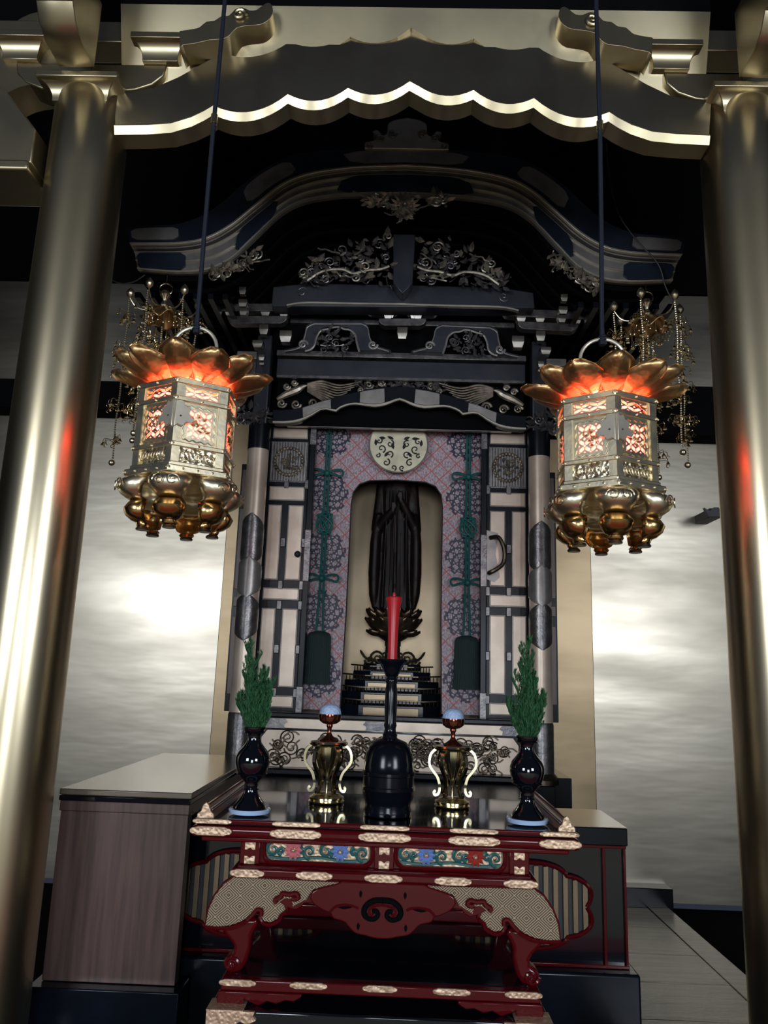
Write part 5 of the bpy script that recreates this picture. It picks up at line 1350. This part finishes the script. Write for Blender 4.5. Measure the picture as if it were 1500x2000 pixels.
for px, py, lab in ((637, 1567, 'left'), (883, 1576, 'right')):
    p = on(px, py, zT); s = sc_at(p)
    t = thing('offering_stand', '%s polished brass stand with curled legs, carrying the rice cup' % lab, 'stand', p, 'brass offering stands'); B = dict(parent=t, world=False)
    yb = 1572
    MB().lathe([(r*s, z) for r, z in ((30, 0), (34, .001), (35, .006), (32, .010), (34, .014), (34, .019), (29, .023), (26, .028), (18, .031), (8, .033), (0, .034))], (0, 0, 0), 40).build('base', M['polished'], **B)
    MB().lathe(lprof([(0, 1534), (3, 1533), (4, 1526), (6, 1522), (9, 1513), (14, 1503), (19, 1485), (21, 1470), (25, 1466)], yb, s), (0, 0, 0), 40, flute=10, fl=.04).build('bowl', M['polished'], **B)
    MB().lathe(lprof([(3.2, 1562), (2.6, 1545), (4, 1536), (2, 1533)], yb, s), (0, 0, 0), 16).build('spindle', M['polished'], **B)
    MB().lathe(lprof([(28, 1468), (36, 1467), (38, 1463), (36, 1460), (30, 1461), (0, 1461)], yb, s), (0, 0, 0), 40).build('rim', M['polished'], **B)
    for k in range(6):
        a = R(60*k); lp = [(33, 1466), (42, 1474), (46, 1486), (45, 1498), (38, 1508), (30, 1518), (26, 1530), (25, 1540), (28, 1549), (34, 1551), (36, 1546), (33, 1543)]
        pts = cat([(r*s, (yb-y)*s*1.02) for r, y in lp], 4)
        w2 = [(.0062 if i < 26 else .0050) for i in range(len(pts))]; vs = []
        for i, (r, z) in enumerate(pts):
            q0 = pts[max(0, i-1)]; q1 = pts[min(len(pts)-1, i+1)]; tx, tz = q1[0]-q0[0], q1[1]-q0[1]; l_ = math.hypot(tx, tz) or 1; nx_, nz_ = tz/l_, -tx/l_
            w_ = w2[i]*(1-.35*i/len(pts)); th = .0042
            for (o1, o2) in ((-w_, -th), (w_, -th), (w_, th), (-w_, th)):
                rr_ = r+nx_*o2; zz = z+nz_*o2; vs.append((rr_*math.cos(a)-o1*math.sin(a), rr_*math.sin(a)+o1*math.cos(a), zz))
        n = len(pts); fs = [(4*i+j, 4*i+(j+1) % 4, 4*i+4+(j+1) % 4, 4*i+4+j) for i in range(n-1) for j in range(4)]+[(0, 3, 2, 1), (4*n-4, 4*n-3, 4*n-2, 4*n-1)]
        MB().add(vs, fs).build('curled_leg', M['polished'], bevel=.0008, **B)
    zc = p.z+(yb-1460)*s*1.02; pc = Vector((p.x, p.y, zc))
    t = thing('rice_cup', '%s dark copper stem cup heaped with white rice' % lab, 'cup', pc, 'copper rice cups on the brass stands'); B = dict(parent=t, world=False)
    MB().lathe(lprof([(0, 1461), (19, 1461), (19.5, 1458), (14, 1455), (7, 1450), (4.2, 1445), (4.5, 1436), (6.5, 1432), (6, 1429), (14, 1427), (21, 1422), (23, 1414), (22.5, 1409), (20.5, 1409), (19, 1414), (0, 1418)], 1461, s), (0, 0, 0), 40).build('cup', M['copper'], **B)
    MB().lathe(lprof([(21.5, 1412), (21.8, 1407), (20, 1399), (15, 1393.5), (8, 1390.5), (0, 1390)], 1461, s), (0, 0, 0), 36).build('rice', M['rice'], kind='stuff', **B)
# candlestick and candle
p = on(757, 1592, zT); s = sc_at(p); yb = 1598
t = thing('candlestick', 'tall dark iron candlestick with a bell-shaped tiered base, middle of the altar table', 'candlestick', p); B = dict(parent=t, world=False)
MB().lathe(lprof([(40, 1598), (46, 1596), (47, 1588), (44, 1580), (46, 1572), (50, 1565), (51, 1552), (52.5, 1550), (52.5, 1545), (50.5, 1543), (50.5, 1525), (52.5, 1523), (52.5, 1518), (50, 1515), (49, 1502), (46, 1486), (41, 1472), (33, 1463), (22, 1459), (15, 1456), (13, 1450)], yb, s), (0, 0, 0), 56).build('bell_base', M['iron'], **B)
for k in range(3):
    a = R(120*k-90); MB().ball((42*s*math.cos(a), 42*s*math.sin(a), .010), .012, 10, 6, (1, 1, .8)).build('foot', M['iron'], **B)
MB().lathe(lprof([(13, 1456), (15, 1450), (12, 1444), (11, 1438), (13, 1432), (11.5, 1426), (12.5, 1400), (12, 1370), (10.5, 1352), (12, 1349), (12, 1344), (10, 1341), (10, 1337)], yb, s), (0, 0, 0), 32).build('stem', M['iron'], **B)
MB().lathe(lprof([(9, 1340), (13, 1337), (17, 1328), (24, 1316), (31, 1310), (33, 1306), (31, 1305), (24, 1308), (0, 1309)], yb, s), (0, 0, 0), 40).build('drip_pan', M['iron'], **B)
pc = Vector((p.x, p.y, p.z+(yb-1308)*s*1.02))
t = thing('candle', 'red flared altar candle standing unlit on the iron candlestick', 'candle', pc); B = dict(parent=t, world=False)
MB().lathe(lprof([(0, 1309), (9.5, 1309), (9.5, 1290), (10, 1260), (11, 1230), (13, 1205), (15.5, 1190), (16.5, 1184), (15, 1182), (7, 1183), (0, 1183)], 1309, s), (0, 0, 0), 32).build('wax', M['candle'], **B)
MB().lathe(lprof([(3.6, 1184), (3.6, 1177), (2.6, 1173), (0, 1172)], 1309, s), (0, 0, 0), 12).build('wick', M['candle'], **B)
# small dark fixture on the wall at the right
p = P(1392, 998, 4.9); t = thing('wall_bracket', 'small black bracket on the gold wall near the right column', 'fixture', (p.x, WY, p.z))
MB().box(p.x+.0, p.x+.08, 4.95, WY-.001, p.z-.03, p.z+.03).build('arm', M['ink'], t, bevel=.004); MB().prism([(p.x-.045, p.z+.025), (p.x-.01, p.z+.005), (p.x+.02, p.z+.03), (p.x+.05, p.z+.03), (p.x+.05, p.z-.03), (p.x-.02, p.z-.03)], 4.92, 4.95).build('plate', M['ink'], t)
